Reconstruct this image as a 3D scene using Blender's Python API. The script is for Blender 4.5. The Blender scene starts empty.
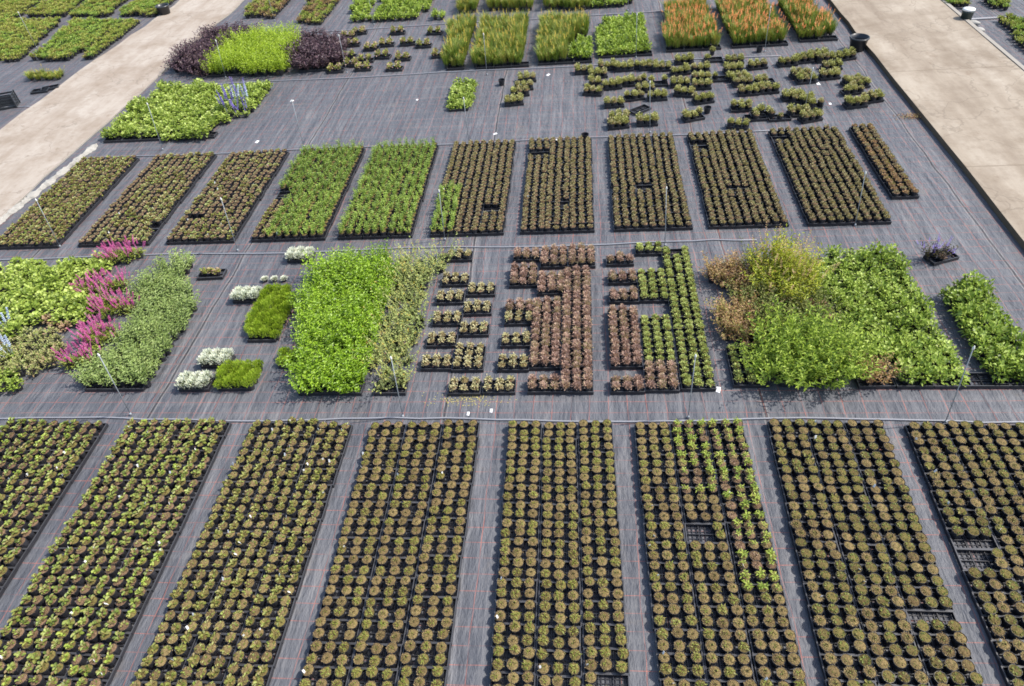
import bpy, math, random
import numpy as np
from mathutils import Vector, Matrix

SC = bpy.context.scene
COL = SC.collection
PI = math.pi
RNG = np.random.default_rng(11)
random.seed(11)

# ------------------------------------------------------------------ camera
CAM_H = 7.0
FPX, PITCH, ROLL, YAW = 695.06, .747163, -.106669, .14102
W, H = 1024, 686

def cam_axes():
    cp, sp = math.cos(PITCH), math.sin(PITCH)
    fwd = np.array([0, cp, -sp]); right = np.array([1., 0, 0]); up = np.array([0, sp, cp])
    cr, sr = math.cos(ROLL), math.sin(ROLL)
    r2 = cr*right + sr*up; u2 = -sr*right + cr*up
    cy, sy = math.cos(YAW), math.sin(YAW)
    Z = np.array([[cy, -sy, 0], [sy, cy, 0], [0, 0, 1]])
    return Z@r2, Z@u2, Z@fwd
CR, CU, CF = cam_axes()

def G(x, y, z=0.0):
    """where the view ray through a photo position meets height z"""
    r = (x-512)/FPX*CR - (y-343)/FPX*CU + CF
    t = (CAM_H - z)/-r[2]
    return r[0]*t, r[1]*t

def proj(x, y, z=0.0):
    P = np.array([x, y, z-CAM_H]); d = P@CF
    return 512+FPX*(P@CR)/d, 343-FPX*(P@CU)/d

def seen(x, y, z=.1, m=14):
    P = np.array([x, y, z-CAM_H])
    if P@CF < .3: return False
    a, b = proj(x, y, z)
    return -m < a < W+m and -m < b < H+m

cd = bpy.data.cameras.new('camera'); cam = bpy.data.objects.new('camera', cd); COL.objects.link(cam)
M = Matrix(((CR[0], CU[0], -CF[0], 0), (CR[1], CU[1], -CF[1], 0), (CR[2], CU[2], -CF[2], CAM_H), (0, 0, 0, 1)))
cam.matrix_world = M
cd.sensor_width = 36.0; cd.lens = FPX/W*36.0; cd.clip_end = 2000
SC.camera = cam

# ------------------------------------------------------------------ light
SUN_EL, SUN_AZ = math.radians(53), math.radians(82)          # azimuth clockwise from +Y
to_sun = Vector((math.sin(SUN_AZ)*math.cos(SUN_EL), math.cos(SUN_AZ)*math.cos(SUN_EL), math.sin(SUN_EL)))
ld = bpy.data.lights.new('sun', 'SUN'); ld.energy = 3.7; ld.angle = math.radians(.55); ld.color = (1, .95, .87)
lo = bpy.data.objects.new('sun', ld); lo.rotation_euler = to_sun.to_track_quat('Z', 'Y').to_euler(); lo.location = (20, 5, 30)
COL.objects.link(lo)
wd = bpy.data.worlds.new('World'); SC.world = wd; wd.use_nodes = True
nt = wd.node_tree
sky = nt.nodes.new('ShaderNodeTexSky'); sky.sky_type = 'NISHITA'; sky.sun_disc = False
sky.sun_elevation = SUN_EL; sky.sun_rotation = SUN_AZ; sky.air_density = 1.2; sky.dust_density = 2.0
bg = nt.nodes['Background']; bg.inputs['Strength'].default_value = .15
nt.links.new(sky.outputs[0], bg.inputs['Color'])
SC.view_settings.view_transform = 'Standard'; SC.view_settings.look = 'None'
SC.view_settings.exposure = .66; SC.view_settings.gamma = 1.0; SC.view_settings.use_curve_mapping = False
SC.render.engine = 'CYCLES'
SC.cycles.max_bounces = 6; SC.cycles.diffuse_bounces = 3; SC.cycles.glossy_bounces = 2; SC.cycles.transmission_bounces = 3
SC.cycles.filter_width = 1.7

# ------------------------------------------------------------------ materials
class NT:
    def __init__(self, name):
        self.m = bpy.data.materials.new(name); self.m.use_nodes = True
        self.t = self.m.node_tree; self.b = self.t.nodes['Principled BSDF']
    def n(self, typ, **kw):
        x = self.t.nodes.new(typ)
        for k, v in kw.items():
            if k.startswith('i_'):
                key = k[2:]; key = int(key) if key.isdigit() else key
                if hasattr(v, 'is_output'): self.t.links.new(v, x.inputs[key])
                else: x.inputs[key].default_value = v
            else: setattr(x, k, v)
        return x
    def link(self, a, b): self.t.links.new(a, b)
    def math(self, op, a, b=None, c=None):
        x = self.t.nodes.new('ShaderNodeMath'); x.operation = op
        for i, v in enumerate((a, b, c)):
            if v is None: continue
            if hasattr(v, 'is_output'): self.link(v, x.inputs[i])
            else: x.inputs[i].default_value = v
        return x.outputs[0]
    def mix(self, f, a, b):
        x = self.t.nodes.new('ShaderNodeMix'); x.data_type = 'RGBA'
        for i, v in ((0, f), (6, a), (7, b)):
            if hasattr(v, 'is_output'): self.link(v, x.inputs[i])
            elif i == 0: x.inputs[i].default_value = v
            else: x.inputs[i].default_value = (*v, 1)
        return x.outputs[2]
    def ramp(self, f, stops):
        x = self.t.nodes.new('ShaderNodeValToRGB'); e = x.color_ramp.elements
        while len(e) < len(stops): e.new(.5)
        for el, (p, c) in zip(e, stops):
            el.position = p; el.color = (*c, 1) if not isinstance(c, (int, float)) else (c, c, c, 1)
        self.link(f, x.inputs[0]); return x.outputs[0]
    def noise(self, vec, scale, detail=3, rough=.55):
        x = self.n('ShaderNodeTexNoise', i_Scale=scale, i_Detail=detail, i_Roughness=rough)
        if vec is not None: self.link(vec, x.inputs['Vector'])
        return x.outputs['Fac']
    def objco(self): return self.n('ShaderNodeTexCoord').outputs['Object']
    def mapping(self, vec, scale):
        x = self.n('ShaderNodeMapping'); x.inputs['Scale'].default_value = scale
        self.link(vec, x.inputs['Vector']); return x.outputs[0]
    def bump(self, h, s, d=.01):
        x = self.n('ShaderNodeBump', i_Strength=s, i_Distance=d); self.link(h, x.inputs['Height'])
        self.link(x.outputs[0], self.b.inputs['Normal'])

MATS = {}
def leafmat(name, cols, rough=.5, trans=.25, objvar=.85):
    """leaf colour varies leaf by leaf (random per island) and plant by plant"""
    t = NT(name)
    geo = t.n('ShaderNodeNewGeometry'); oi = t.n('ShaderNodeObjectInfo')
    r = t.math('ADD', t.math('MULTIPLY', geo.outputs['Random Per Island'], 1-objvar*.45), t.math('MULTIPLY', oi.outputs['Random'], objvar*.45))
    k = len(cols)
    col = t.ramp(r, [((i+.5)/k if k > 1 else 0, c) for i, c in enumerate(cols)])
    t.link(col, t.b.inputs['Base Color'])
    t.b.inputs['Roughness'].default_value = rough
    t.b.inputs['Specular IOR Level'].default_value = .35
    if trans > 0:
        tr = t.n('ShaderNodeBsdfTranslucent'); t.link(col, tr.inputs['Color'])
        mx = t.n('ShaderNodeMixShader', i_0=trans); t.link(t.b.outputs[0], mx.inputs[1]); t.link(tr.outputs[0], mx.inputs[2])
        t.link(mx.outputs[0], t.t.nodes['Material Output'].inputs['Surface'])
    MATS[name] = t.m; return t.m

def plain(name, col, rough=.5, var=.15, scale=30, spec=.4, bump=0):
    t = NT(name)
    f = t.noise(t.objco(), scale)
    oi = t.n('ShaderNodeObjectInfo')
    f = t.math('ADD', t.math('MULTIPLY', f, .7), t.math('MULTIPLY', oi.outputs['Random'], .3))
    t.link(t.mix(f, tuple(c*(1-var) for c in col), tuple(min(1, c*(1+var)) for c in col)), t.b.inputs['Base Color'])
    t.b.inputs['Roughness'].default_value = rough; t.b.inputs['Specular IOR Level'].default_value = spec
    if bump: t.bump(f, bump)
    MATS[name] = t.m; return t.m

# ground cover fabric
def fabric_mat():
    t = NT('woven_ground_fabric'); oc = t.objco()
    s = t.n('ShaderNodeSeparateXYZ'); t.link(oc, s.inputs[0])
    wob = t.noise(oc, .8, 2)
    x = t.math('ADD', s.outputs[0], t.math('MULTIPLY', wob, .12)); y = t.math('ADD', s.outputs[1], t.math('MULTIPLY', wob, .05))
    def lines(v, p, w):
        f = t.math('ABSOLUTE', t.math('SUBTRACT', t.math('FRACT', t.math('DIVIDE', v, p)), .5))
        return t.math('LESS_THAN', f, w/p*.5)
    lx = lines(x, .25, .0095); ly = lines(y, .195, .0085)
    streak = t.noise(t.mapping(oc, (14, .45, 1)), 1, 4, .65)
    streak2 = t.noise(t.mapping(oc, (.5, 5, 1)), 1, 3, .6)
    big = t.noise(oc, .35, 4, .6); fine = t.noise(oc, 60, 2)
    base = t.ramp(streak, [(.25, (.046, .050, .060)), (.45, (.086, .091, .104)), (.60, (.124, .126, .138)), (.78, (.215, .213, .219))])
    base = t.mix(t.math('MULTIPLY', t.ramp(big, [(.4, 0), (.7, 1)]), .55), base, (.058, .062, .078))
    base = t.mix(t.math('MULTIPLY', t.ramp(streak2, [(.5, 0), (.8, 1)]), .35), base, (.20, .196, .198))
    dirt = t.math('MULTIPLY', t.ramp(t.noise(oc, 1.7, 5, .7), [(.58, 0), (.75, 1)]), .5)
    base = t.mix(dirt, base, (.19, .155, .125))
    sp = t.math('MULTIPLY', t.ramp(t.noise(oc, 26, 6, .75), [(.60, 0), (.68, 1)]), t.ramp(t.noise(oc, 1.1, 4, .7), [(.45, 0), (.65, .75)]))
    base = t.mix(sp, base, (.055, .042, .03))
    du = t.math('MULTIPLY', t.ramp(t.noise(t.mapping(oc, (3, .6, 1)), 1, 6, .75), [(.55, 0), (.72, 1)]), .4)
    base = t.mix(du, base, (.25, .235, .225))
    sm = t.math('ABSOLUTE', t.math('SUBTRACT', t.math('FRACT', t.math('DIVIDE', t.math('ADD', x, 1.83+21), 4.2)), .5))
    base = t.mix(t.math('MULTIPLY', t.math('GREATER_THAN', sm, .4965), .8), base, (.03, .028, .03))
    base = t.mix(t.math('MULTIPLY', t.math('LESS_THAN', t.math('ABSOLUTE', t.math('SUBTRACT', sm, .4935)), .0022), .5), base, (.26, .24, .225))  # pale line beside each seam: the fold's highlight painted into the colour
    lf = t.noise(oc, 3.1, 2)
    base = t.mix(t.math('MULTIPLY', t.math('MAXIMUM', lx, ly), t.math('MULTIPLY', t.ramp(lf, [(.3, 0.1), (.65, 1)]), .8)), base, (.34, .115, .085))
    base = t.mix(t.math('MULTIPLY', fine, .25), base, (.10, .10, .11))
    t.link(base, t.b.inputs['Base Color']); t.b.inputs['Roughness'].default_value = .62
    t.b.inputs['Specular IOR Level'].default_value = .35
    wr = t.noise(t.mapping(oc, (4, 1.2, 1)), 1, 5, .65)
    t.bump(wr, 1.0, .08)
    return t.m

def road_mat(name, joints, C0, C1, C2, CS):
    t = NT(name); oc = t.objco()
    s = t.n('ShaderNodeSeparateXYZ'); t.link(oc, s.inputs[0])
    a = t.noise(oc, .75, 7, .7); b = t.noise(t.mapping(oc, (1.6, .28, 1)), 1, 5, .65); c = t.noise(oc, 5, 7, .75); d = t.noise(oc, 90, 2)
    base = t.ramp(b, [(.3, C0), (.5, C1), (.7, C2)])
    base = t.mix(t.math('MULTIPLY', t.ramp(a, [(.46, 0), (.66, 1)]), .75), base, CS)
    base = t.mix(t.math('MULTIPLY', t.ramp(c, [(.52, 0), (.72, 1)]), .45), base, (.15, .105, .065))
    base = t.mix(t.math('MULTIPLY', d, .3), base, (.40, .34, .265))
    vo = t.n('ShaderNodeTexVoronoi', feature='DISTANCE_TO_EDGE', i_Scale=.55)
    wv = t.n('ShaderNodeVectorMath', operation='ADD'); t.link(oc, wv.inputs[0])
    nv = t.n('ShaderNodeTexNoise', i_Scale=1.5, i_Detail=5); t.link(oc, nv.inputs['Vector']); t.link(nv.outputs['Color'], wv.inputs[1]); t.link(wv.outputs[0], vo.inputs['Vector'])
    base = t.mix(t.math('MULTIPLY', t.math('LESS_THAN', vo.outputs['Distance'], .007), .35), base, (.13, .10, .07))
    st = t.math('MULTIPLY', t.ramp(t.noise(oc, 2.4, 6, .75), [(.60, 0), (.70, 1)]), .6)
    base = t.mix(st, base, (.17, .115, .07))
    if joints:
        acc = None
        for j in joints:
            yy = t.math('ADD', s.outputs[1], t.math('MULTIPLY', t.noise(oc, 2.2, 2), .06))
            f = t.math('LESS_THAN', t.math('ABSOLUTE', t.math('SUBTRACT', yy, j)), .022)
            acc = f if acc is None else t.math('MAXIMUM', acc, f)
        base = t.mix(t.math('MULTIPLY', acc, .55), base, (.17, .13, .09))
    t.link(base, t.b.inputs['Base Color']); t.b.inputs['Roughness'].default_value = .85
    t.bump(c, .3, .02)
    return t.m

def soil_mat(name, cols):
    t = NT(name); oc = t.objco(); oi = t.n('ShaderNodeObjectInfo')
    f = t.n('ShaderNodeTexNoise', i_Scale=55, i_Detail=4, i_Roughness=.7)
    v = t.n('ShaderNodeVectorMath', operation='ADD'); t.link(oc, v.inputs[0]); t.link(oi.outputs['Location'], v.inputs[1])
    t.link(v.outputs[0], f.inputs['Vector'])
    r = t.math('ADD', t.math('MULTIPLY', f.outputs['Fac'], .75), t.math('MULTIPLY', oi.outputs['Random'], .25))
    t.link(t.ramp(r, [(.3+.18*i, c) for i, c in enumerate(cols)]), t.b.inputs['Base Color'])
    t.b.inputs['Roughness'].default_value = .95; t.b.inputs['Specular IOR Level'].default_value = .1
    t.bump(f.outputs['Fac'], .8, .01)
    MATS[name] = t.m; return t.m

fabric = fabric_mat()
plain('earth', (.16, .13, .075), .95, .3, 3)
plain('pot_plastic', (.026, .026, .031), .42, .3, 20, .45)
plain('tray_plastic', (.024, .024, .029), .38, .3, 12, .5)
plain('tray_rim', (.055, .056, .062), .35, .5, 9, .5)  # paler than the tray body: specular edge shine put into the colour
plain('pipe_plastic', (.25, .255, .28), .5, .1, 8)
plain('riser_plastic', (.30, .325, .35), .4, .1, 8)
plain('head_white', (.7, .7, .68), .5, .05, 8)
plain('tag_white', (.75, .74, .74), .5, .1, 8)
plain('sheet_white', (.33, .315, .285), .6, .25, 6, .3, .6)
plain('kerb_concrete', (.13, .10, .07), .9, .35, 7, .2, .5)
plain('pale_kerb', (.30, .275, .24), .9, .2, 5, .2, .4)
plain('stem_brown', (.13, .10, .06), .8, .3, 30)
plain('label_pink', (.62, .38, .40), .5, .1, 8)
soil_mat('soil_tan', [(.09, .062, .03), (.17, .12, .055), (.23, .17, .075)])
soil_mat('soil_olive', [(.07, .052, .022), (.14, .105, .04), (.17, .14, .045)])
soil_mat('soil_brown', [(.08, .05, .03), (.16, .10, .06), (.21, .135, .085)])
leafmat('thatch_tan', [(0.12, 0.08, 0.038), (0.24, 0.165, 0.075), (0.36, 0.275, 0.13), (0.26, 0.235, 0.07)], .8, .1)
leafmat('thatch_olive', [(0.12, 0.095, 0.035), (0.21, 0.175, 0.055), (0.29, 0.275, 0.08), (0.23, 0.175, 0.07)], .8, .1)
leafmat('thatch_brown', [(0.12, 0.08, 0.05), (0.22, 0.14, 0.08), (0.32, 0.215, 0.13), (0.19, 0.17, 0.06)], .8, .1)
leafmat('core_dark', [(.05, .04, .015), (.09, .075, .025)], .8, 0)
leafmat('grass_olive', [(.13, .12, .03), (.20, .19, .035), (.25, .26, .045), (.24, .19, .07)], .5, .25)
leafmat('grass_yellow', [(.16, .15, .03), (.27, .27, .05), (.25, .32, .05), (.33, .30, .09)], .5, .25)
leafmat('broad_green', [(0.09, 0.125, 0.025), (0.17, 0.225, 0.04), (0.28, 0.35, 0.065), (0.21, 0.13, 0.06), (0.32, 0.36, 0.09), (0.13, 0.17, 0.035)], .42, .22)
leafmat('rosette_green', [(0.11, 0.12, 0.025), (0.2, 0.22, 0.045), (0.29, 0.31, 0.07), (0.23, 0.16, 0.065), (0.16, 0.16, 0.04)], .45, .22)
leafmat('fresh_green', [(0.18, 0.25, 0.035), (0.32, 0.4, 0.06), (0.42, 0.49, 0.1), (0.26, 0.24, 0.06)], .42, .28)
leafmat('dull_green', [(0.091, 0.1148, 0.026), (0.156, 0.189, 0.039), (0.221, 0.243, 0.0585), (0.195, 0.1418, 0.065)], .5, .2)
leafmat('tray_green', [(0.11, 0.18, 0.025), (0.26, 0.38, 0.055), (0.4, 0.52, 0.1)], .45, .28)
leafmat('bronze_bud', [(0.13, 0.1, 0.055), (0.27, 0.22, 0.11), (0.43, 0.37, 0.2), (0.32, 0.27, 0.12), (0.26, 0.27, 0.1)], .6, .15)
leafmat('rust_leaf', [(0.2, 0.12, 0.095), (0.4, 0.25, 0.19), (0.54, 0.38, 0.295), (0.42, 0.33, 0.19)], .6, .15)
leafmat('pale_cream', [(0.253, 0.207, 0.088), (0.46, 0.4025, 0.198), (0.575, 0.529, 0.308), (0.322, 0.3105, 0.11)], .6, .15)
leafmat('lime_mound', [(0.2, 0.24, 0.05), (0.42, 0.48, 0.13), (0.54, 0.58, 0.21)], .5, .25)
leafmat('lime_leaf', [(0.08, 0.145, 0.008), (0.2, 0.335, 0.018), (0.3, 0.475, 0.028), (0.42, 0.585, 0.055)], .4, .3)  # darkest tone paints in the shaded gaps between leaves
leafmat('heuchera_lime', [(0.13, 0.19, 0.025), (0.29, 0.39, 0.055), (0.41, 0.5, 0.105), (0.48, 0.56, 0.165)], .45, .28)
leafmat('variegated', [(0.22, 0.286, 0.066), (0.44, 0.44, 0.187), (0.374, 0.33, 0.143), (0.264, 0.352, 0.077), (0.396, 0.242, 0.154)], .5, .25)
leafmat('blush_leaf', [(.34, .24, .12), (.46, .32, .20), (.30, .18, .09), (.50, .40, .26)], .5, .2)
leafmat('sage_leaf', [(0.15, 0.21, 0.055), (0.25, 0.34, 0.09), (0.36, 0.44, 0.15)], .5, .22)
leafmat('heather_green', [(0.19, 0.28, 0.015), (0.33, 0.45, 0.03), (0.45, 0.57, 0.075)], .5, .3)
leafmat('heather_base', [(.14, .19, .06), (.26, .28, .13)], .5, .2)
leafmat('white_bloom', [(0.7, 0.71, 0.55), (0.78, 0.79, 0.68), (0.7, 0.74, 0.55)], .6, .2)
leafmat('magenta_bloom', [(0.45, 0.06, 0.22), (0.6, 0.12, 0.33), (0.66, 0.24, 0.42)], .5, .25)
leafmat('orange_bloom', [(0.62, 0.12, 0.03), (0.74, 0.22, 0.06), (0.76, 0.4, 0.14), (0.64, 0.16, 0.05)], .5, .2)
leafmat('yellow_bloom', [(0.544, 0.414, 0.036), (0.592, 0.522, 0.072), (0.56, 0.27, 0.06)], .5, .2)
leafmat('blue_bloom', [(.45, .55, .78), (.60, .68, .82), (.68, .74, .82)], .5, .2)
leafmat('violet_bloom', [(.12, .08, .36), (.20, .14, .50), (.30, .22, .60)], .5, .2)
leafmat('straggly_green', [(0.17, 0.22, 0.06), (0.31, 0.37, 0.1), (0.42, 0.46, 0.16), (0.38, 0.32, 0.08)], .5, .25)
leafmat('straggly_base', [(.10, .12, .04), (.18, .21, .07), (.30, .34, .12), (.36, .34, .10)], .5, .25)
leafmat('tuft_leaf', [(.13, .13, .04), (.30, .30, .08), (.44, .44, .15), (.36, .27, .12)], .5, .25)
leafmat('tuft_tip', [(.36, .38, .09), (.50, .50, .17), (.56, .54, .26)], .5, .25)
leafmat('yellow_green', [(0.23, 0.2645, 0.022), (0.368, 0.414, 0.033), (0.46, 0.483, 0.055), (0.437, 0.276, 0.066)], .45, .28)
leafmat('tawny_leaf', [(0.17, 0.085, 0.04), (0.38, 0.2, 0.1), (0.32, 0.28, 0.07), (0.54, 0.34, 0.21), (0.27, 0.29, 0.06)], .55, .22)
leafmat('feather_green', [(0.09, 0.15, 0.018), (0.23, 0.33, 0.035), (0.38, 0.49, 0.065), (0.49, 0.58, 0.14)], .45, .28)
leafmat('big_green', [(0.08, 0.12, 0.015), (0.22, 0.31, 0.038), (0.33, 0.44, 0.07), (0.42, 0.52, 0.11), (0.48, 0.56, 0.17)], .42, .26)  # first, dark tone stands in for shade between the leaves, for depth
leafmat('purple_leaf', [(0.03, 0.018, 0.026), (0.075, 0.042, 0.055), (0.14, 0.085, 0.1), (0.09, 0.06, 0.05)], .42, .15)
leafmat('upright_lime', [(0.231, 0.33, 0.02), (0.378, 0.506, 0.035), (0.462, 0.594, 0.05)], .45, .3)
leafmat('grass_blade', [(0.08, 0.14, 0.018), (0.17, 0.26, 0.03), (0.27, 0.34, 0.05), (0.33, 0.26, 0.06), (0.21, 0.28, 0.045)], .5, .25)
leafmat('moss_green', [(0.182, 0.243, 0.036), (0.294, 0.3645, 0.054), (0.392, 0.432, 0.084), (0.336, 0.243, 0.084)], .5, .25)
leafmat('petal_litter', [(.42, .36, .10), (.50, .44, .16)], .7, .1)

# ------------------------------------------------------------------ geometry
class Geo:
    """vertices, faces and a material name for each face"""
    def __init__(self): self.V, self.F, self.M, self.k = [], [], [], 0
    def add(self, V, F, m):
        V = np.asarray(V, float); self.V.append(V); o = self.k
        self.F += [tuple(i+o for i in f) for f in F]; self.M += [m]*len(F); self.k += len(V)
        return self
    def verts(self): return np.concatenate(self.V) if self.V else np.zeros((0, 3))

def mesh_of(g, name, smooth=False):
    me = bpy.data.meshes.new(name); me.from_pydata(g.verts().tolist(), [], g.F)
    names = list(dict.fromkeys(g.M))
    for n in names: me.materials.append(MATS[n] if isinstance(n, str) else n)
    if len(names) > 1:
        me.polygons.foreach_set('material_index', [names.index(m) for m in g.M])
    if smooth: me.polygons.foreach_set('use_smooth', [True]*len(me.polygons))
    me.update(); return me

def box(x0, x1, y0, y1, z0, z1):
    V = [(x, y, z) for z in (z0, z1) for y in (y0, y1) for x in (x0, x1)]
    F = [(0, 2, 3, 1), (4, 5, 7, 6), (0, 1, 5, 4), (2, 6, 7, 3), (0, 4, 6, 2), (1, 3, 7, 5)]
    return V, F

def lathe(prof, n=12, cap_bottom=True, cap_top=False):
    V, F = [], []
    for r, z in prof:
        for i in range(n):
            a = 2*PI*i/n; V.append((r*math.cos(a), r*math.sin(a), z))
    for j in range(len(prof)-1):
        for i in range(n):
            k = (i+1) % n
            F.append((j*n+i, j*n+k, (j+1)*n+k, (j+1)*n+i))
    if cap_bottom: F.append(tuple(range(n-1, -1, -1)))
    if cap_top: F.append(tuple((len(prof)-1)*n+i for i in range(n)))
    return V, F

def unit(a): return a/np.maximum(np.linalg.norm(a, axis=-1, keepdims=True), 1e-9)

def leaves(g, P, D, L, Wd, m, droop=.15, round_=False):
    P = np.asarray(P, float); D = unit(np.asarray(D, float)); n = len(P)
    L = np.broadcast_to(L, (n,))[:, None]; Wd = np.broadcast_to(Wd, (n,))[:, None]
    z = np.array([0, 0, 1.])
    S = np.cross(D, z); bad = np.linalg.norm(S, axis=1) < .15
    S[bad] = np.cross(D[bad], unit(RNG.normal(size=(bad.sum(), 3)))); S = unit(S)
    N = np.cross(S, D)
    dz = z*droop*L
    if round_:
        pts = [P, P+D*L*.35+S*Wd*.5+N*L*.05, P+D*L*.75+S*Wd*.42-dz*.5, P+D*L-dz, P+D*L*.75-S*Wd*.42-dz*.5, P+D*L*.35-S*Wd*.5+N*L*.05]
        V = np.stack(pts, 1).reshape(-1, 3)
        F = [(6*i, 6*i+1, 6*i+2, 6*i+3, 6*i+4, 6*i+5) for i in range(n)]
        F = [q for i in range(n) for q in ((6*i, 6*i+1, 6*i+2, 6*i+3), (6*i, 6*i+3, 6*i+4, 6*i+5))]
    else:
        mid = P+D*L*.45+N*L*.08
        V = np.stack([P, mid+S*Wd*.5, P+D*L-dz, mid-S*Wd*.5], 1).reshape(-1, 3)
        F = [(4*i, 4*i+1, 4*i+2, 4*i+3) for i in range(n)]
    g.add(V, F, m)

def hemi(n, up=.0):
    d = RNG.normal(size=(n, 3)); d[:, 2] = np.abs(d[:, 2])+up
    return unit(d)

def dome(g, R, Hh, n, L, Wd, m, z0=0., out=1., up=.5, jit=.4, droop=.2, round_=False, fill=.45):
    """leaves spread through a mound"""
    d = hemi(n); r = RNG.uniform(fill, 1, n)[:, None]
    P = d*np.array([R, R, Hh])*r*RNG.uniform(.86, 1.08, (n, 1))
    D = d*out + np.array([0, 0, up]) + RNG.normal(size=(n, 3))*jit
    Ls = L*RNG.uniform(.65, 1.2, n)
    P = P - unit(D)*(Ls*.5)[:, None]; P[:, 2] = np.maximum(P[:, 2], .0)+z0
    leaves(g, P, D, Ls, Wd*RNG.uniform(.75, 1.2, n), m, droop, round_)

def stems(g, R, Hh, ns, per, L, Wd, m, z0=0., lean=.25, droop=.15, tip=None, tiplen=0, ntip=0, tipw=.012, tipL=.02):
    """upright stems clothed in leaves, with an optional flower spike"""
    for _ in range(ns):
        a, r = RNG.uniform(0, 2*PI), R*math.sqrt(RNG.uniform())
        b = np.array([r*math.cos(a), r*math.sin(a), z0])
        h = Hh*RNG.uniform(.70, 1.12)
        ax = unit(np.array([math.cos(a)*lean*r/max(R, 1e-6), math.sin(a)*lean*r/max(R, 1e-6), 1])+RNG.normal(size=3)*.08)
        if per:
            t = np.linspace(.15, 1, per)*h
            P = b+ax*t[:, None]
            th = RNG.uniform(0, 2*PI)+np.arange(per)*2.4
            D = np.stack([np.cos(th), np.sin(th), np.full(per, .55)], 1)+RNG.normal(size=(per, 3))*.25
            leaves(g, P, D, L*RNG.uniform(.7, 1.15, per), Wd, m, droop)
        S = unit(np.cross(ax, RNG.normal(size=3)))*.0035
        leaves(g, [b], [ax], [h], [.008], m, 0)
        if tip:
            t = h+np.linspace(-.2, 1, ntip)*tiplen
            P = b+ax*t[:, None]; th = np.arange(ntip)*2.4
            D = np.stack([np.cos(th), np.sin(th), np.full(ntip, .5)], 1)
            leaves(g, P, D, tipL*np.linspace(1.15, .6, ntip), tipw, tip, 0)

def blades(g, R, n, L, Wd, m, z0=0., spread=.8, droop=.3):
    a = RNG.uniform(0, 2*PI, n); r = R*np.sqrt(RNG.uniform(size=n))
    P = np.stack([r*np.cos(a), r*np.sin(a), np.full(n, z0)], 1)
    b = a+RNG.normal(size=n)*.9; s = RNG.uniform(.1, spread, n)
    D = np.stack([np.cos(b)*s, np.sin(b)*s, np.ones(n)], 1)
    leaves(g, P, D, L*RNG.uniform(.5, 1.2, n), Wd, m, droop)

POT_H = .105
def pot_geo(r=.0605, h=POT_H, n=12):
    g = Geo(); V, F = lathe([(r*.74, 0), (r*.94, h-.016), (r, h-.015), (r, h), (r-.0025, h), (r*.93, h-.02)], n)
    return g.add(V, F, 'pot_plastic')
def soil_geo(m, r=.0575, z=POT_H-.007, bump=.014, n=12):
    V = [(0, 0, z+bump*RNG.uniform(.6, 1.3))]; F = []
    for j, q in enumerate((.5, 1.0)):
        for i in range(n):
            a = 2*PI*i/n
            V.append((r*q*math.cos(a), r*q*math.sin(a), z+(bump*RNG.uniform(.4, 1.1) if j == 0 else 0)))
    for i in range(n):
        k = (i+1) % n
        F.append((0, 1+i, 1+k)); F.append((1+i, 1+n+i, 1+n+k, 1+k))
    return Geo().add(V, F, m)
def tag_geo(m='tag_white'):
    g = Geo(); a = RNG.uniform(-.5, .5)
    V, F = box(-.011, .011, -.0008, .0008, POT_H-.02, POT_H+.042)
    V = np.array(V); V[:, 1] += (V[:, 2]-POT_H)*.5*RNG.uniform(-1, 0.2); V[:, 0] += .036
    return g.add(V, F, m)

def tray_geo(w=.455, d=.240, h=.052, m='tray_plastic'):
    """six-hole carry tray: rounded-off floor with cups' cross ribs and a flanged rim"""
    g = Geo(); t = .006; x, y = w/2, d/2
    for i in range(-4, 5): g.add(*box(i*w/9.4-.005, i*w/9.4+.005, -y+t, y-t, .003, .008), m)
    for i in range(-2, 3): g.add(*box(-x+t, x-t, i*d/5.4-.004, i*d/5.4+.004, .0035, .0072), m)
    g.add(*box(-x, x, -y, -y+t, 0, h), m); g.add(*box(-x, x, y-t, y, 0, h), m)
    g.add(*box(-x, -x+t, -y+t, y-t, 0, h), m); g.add(*box(x-t, x, -y+t, y-t, 0, h), m)
    f = .010
    g.add(*box(-x-.002, x+.002, -y-.002, -y+f, h+.0005, h+.004), 'tray_rim'); g.add(*box(-x-.002, x+.002, y-f, y+.002, h+.0005, h+.004), 'tray_rim')
    g.add(*box(-x-.002, -x+f, -y+f, y-f, h+.0005, h+.004), 'tray_rim'); g.add(*box(x-f, x+.002, -y+f, y-f, h+.0005, h+.004), 'tray_rim')
    for i in (-1, 1): g.add(*box(i*w/6-.004, i*w/6+.004, -y+f, y-f, .0085, .030), m)
    g.add(*box(-x+f, x-f, -.004, .004, .0085, .0295), m)
    return g

# ------------------------------------------------------------------ things
ORD = ['', 'first', 'second', 'third', 'fourth', 'fifth', 'sixth', 'seventh', 'eighth', 'ninth', 'tenth', 'eleventh', 'twelfth', 'thirteenth',
       'fourteenth', 'fifteenth', 'sixteenth', 'seventeenth', 'eighteenth', 'nineteenth', 'twentieth']
def nth(n):
    if n <= 20: return ORD[n]
    T = {2: 'twent', 3: 'thirt', 4: 'fort', 5: 'fift'}[n//10]
    return T+'ieth' if n % 10 == 0 else T+'y-'+ORD[n % 10]

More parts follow.
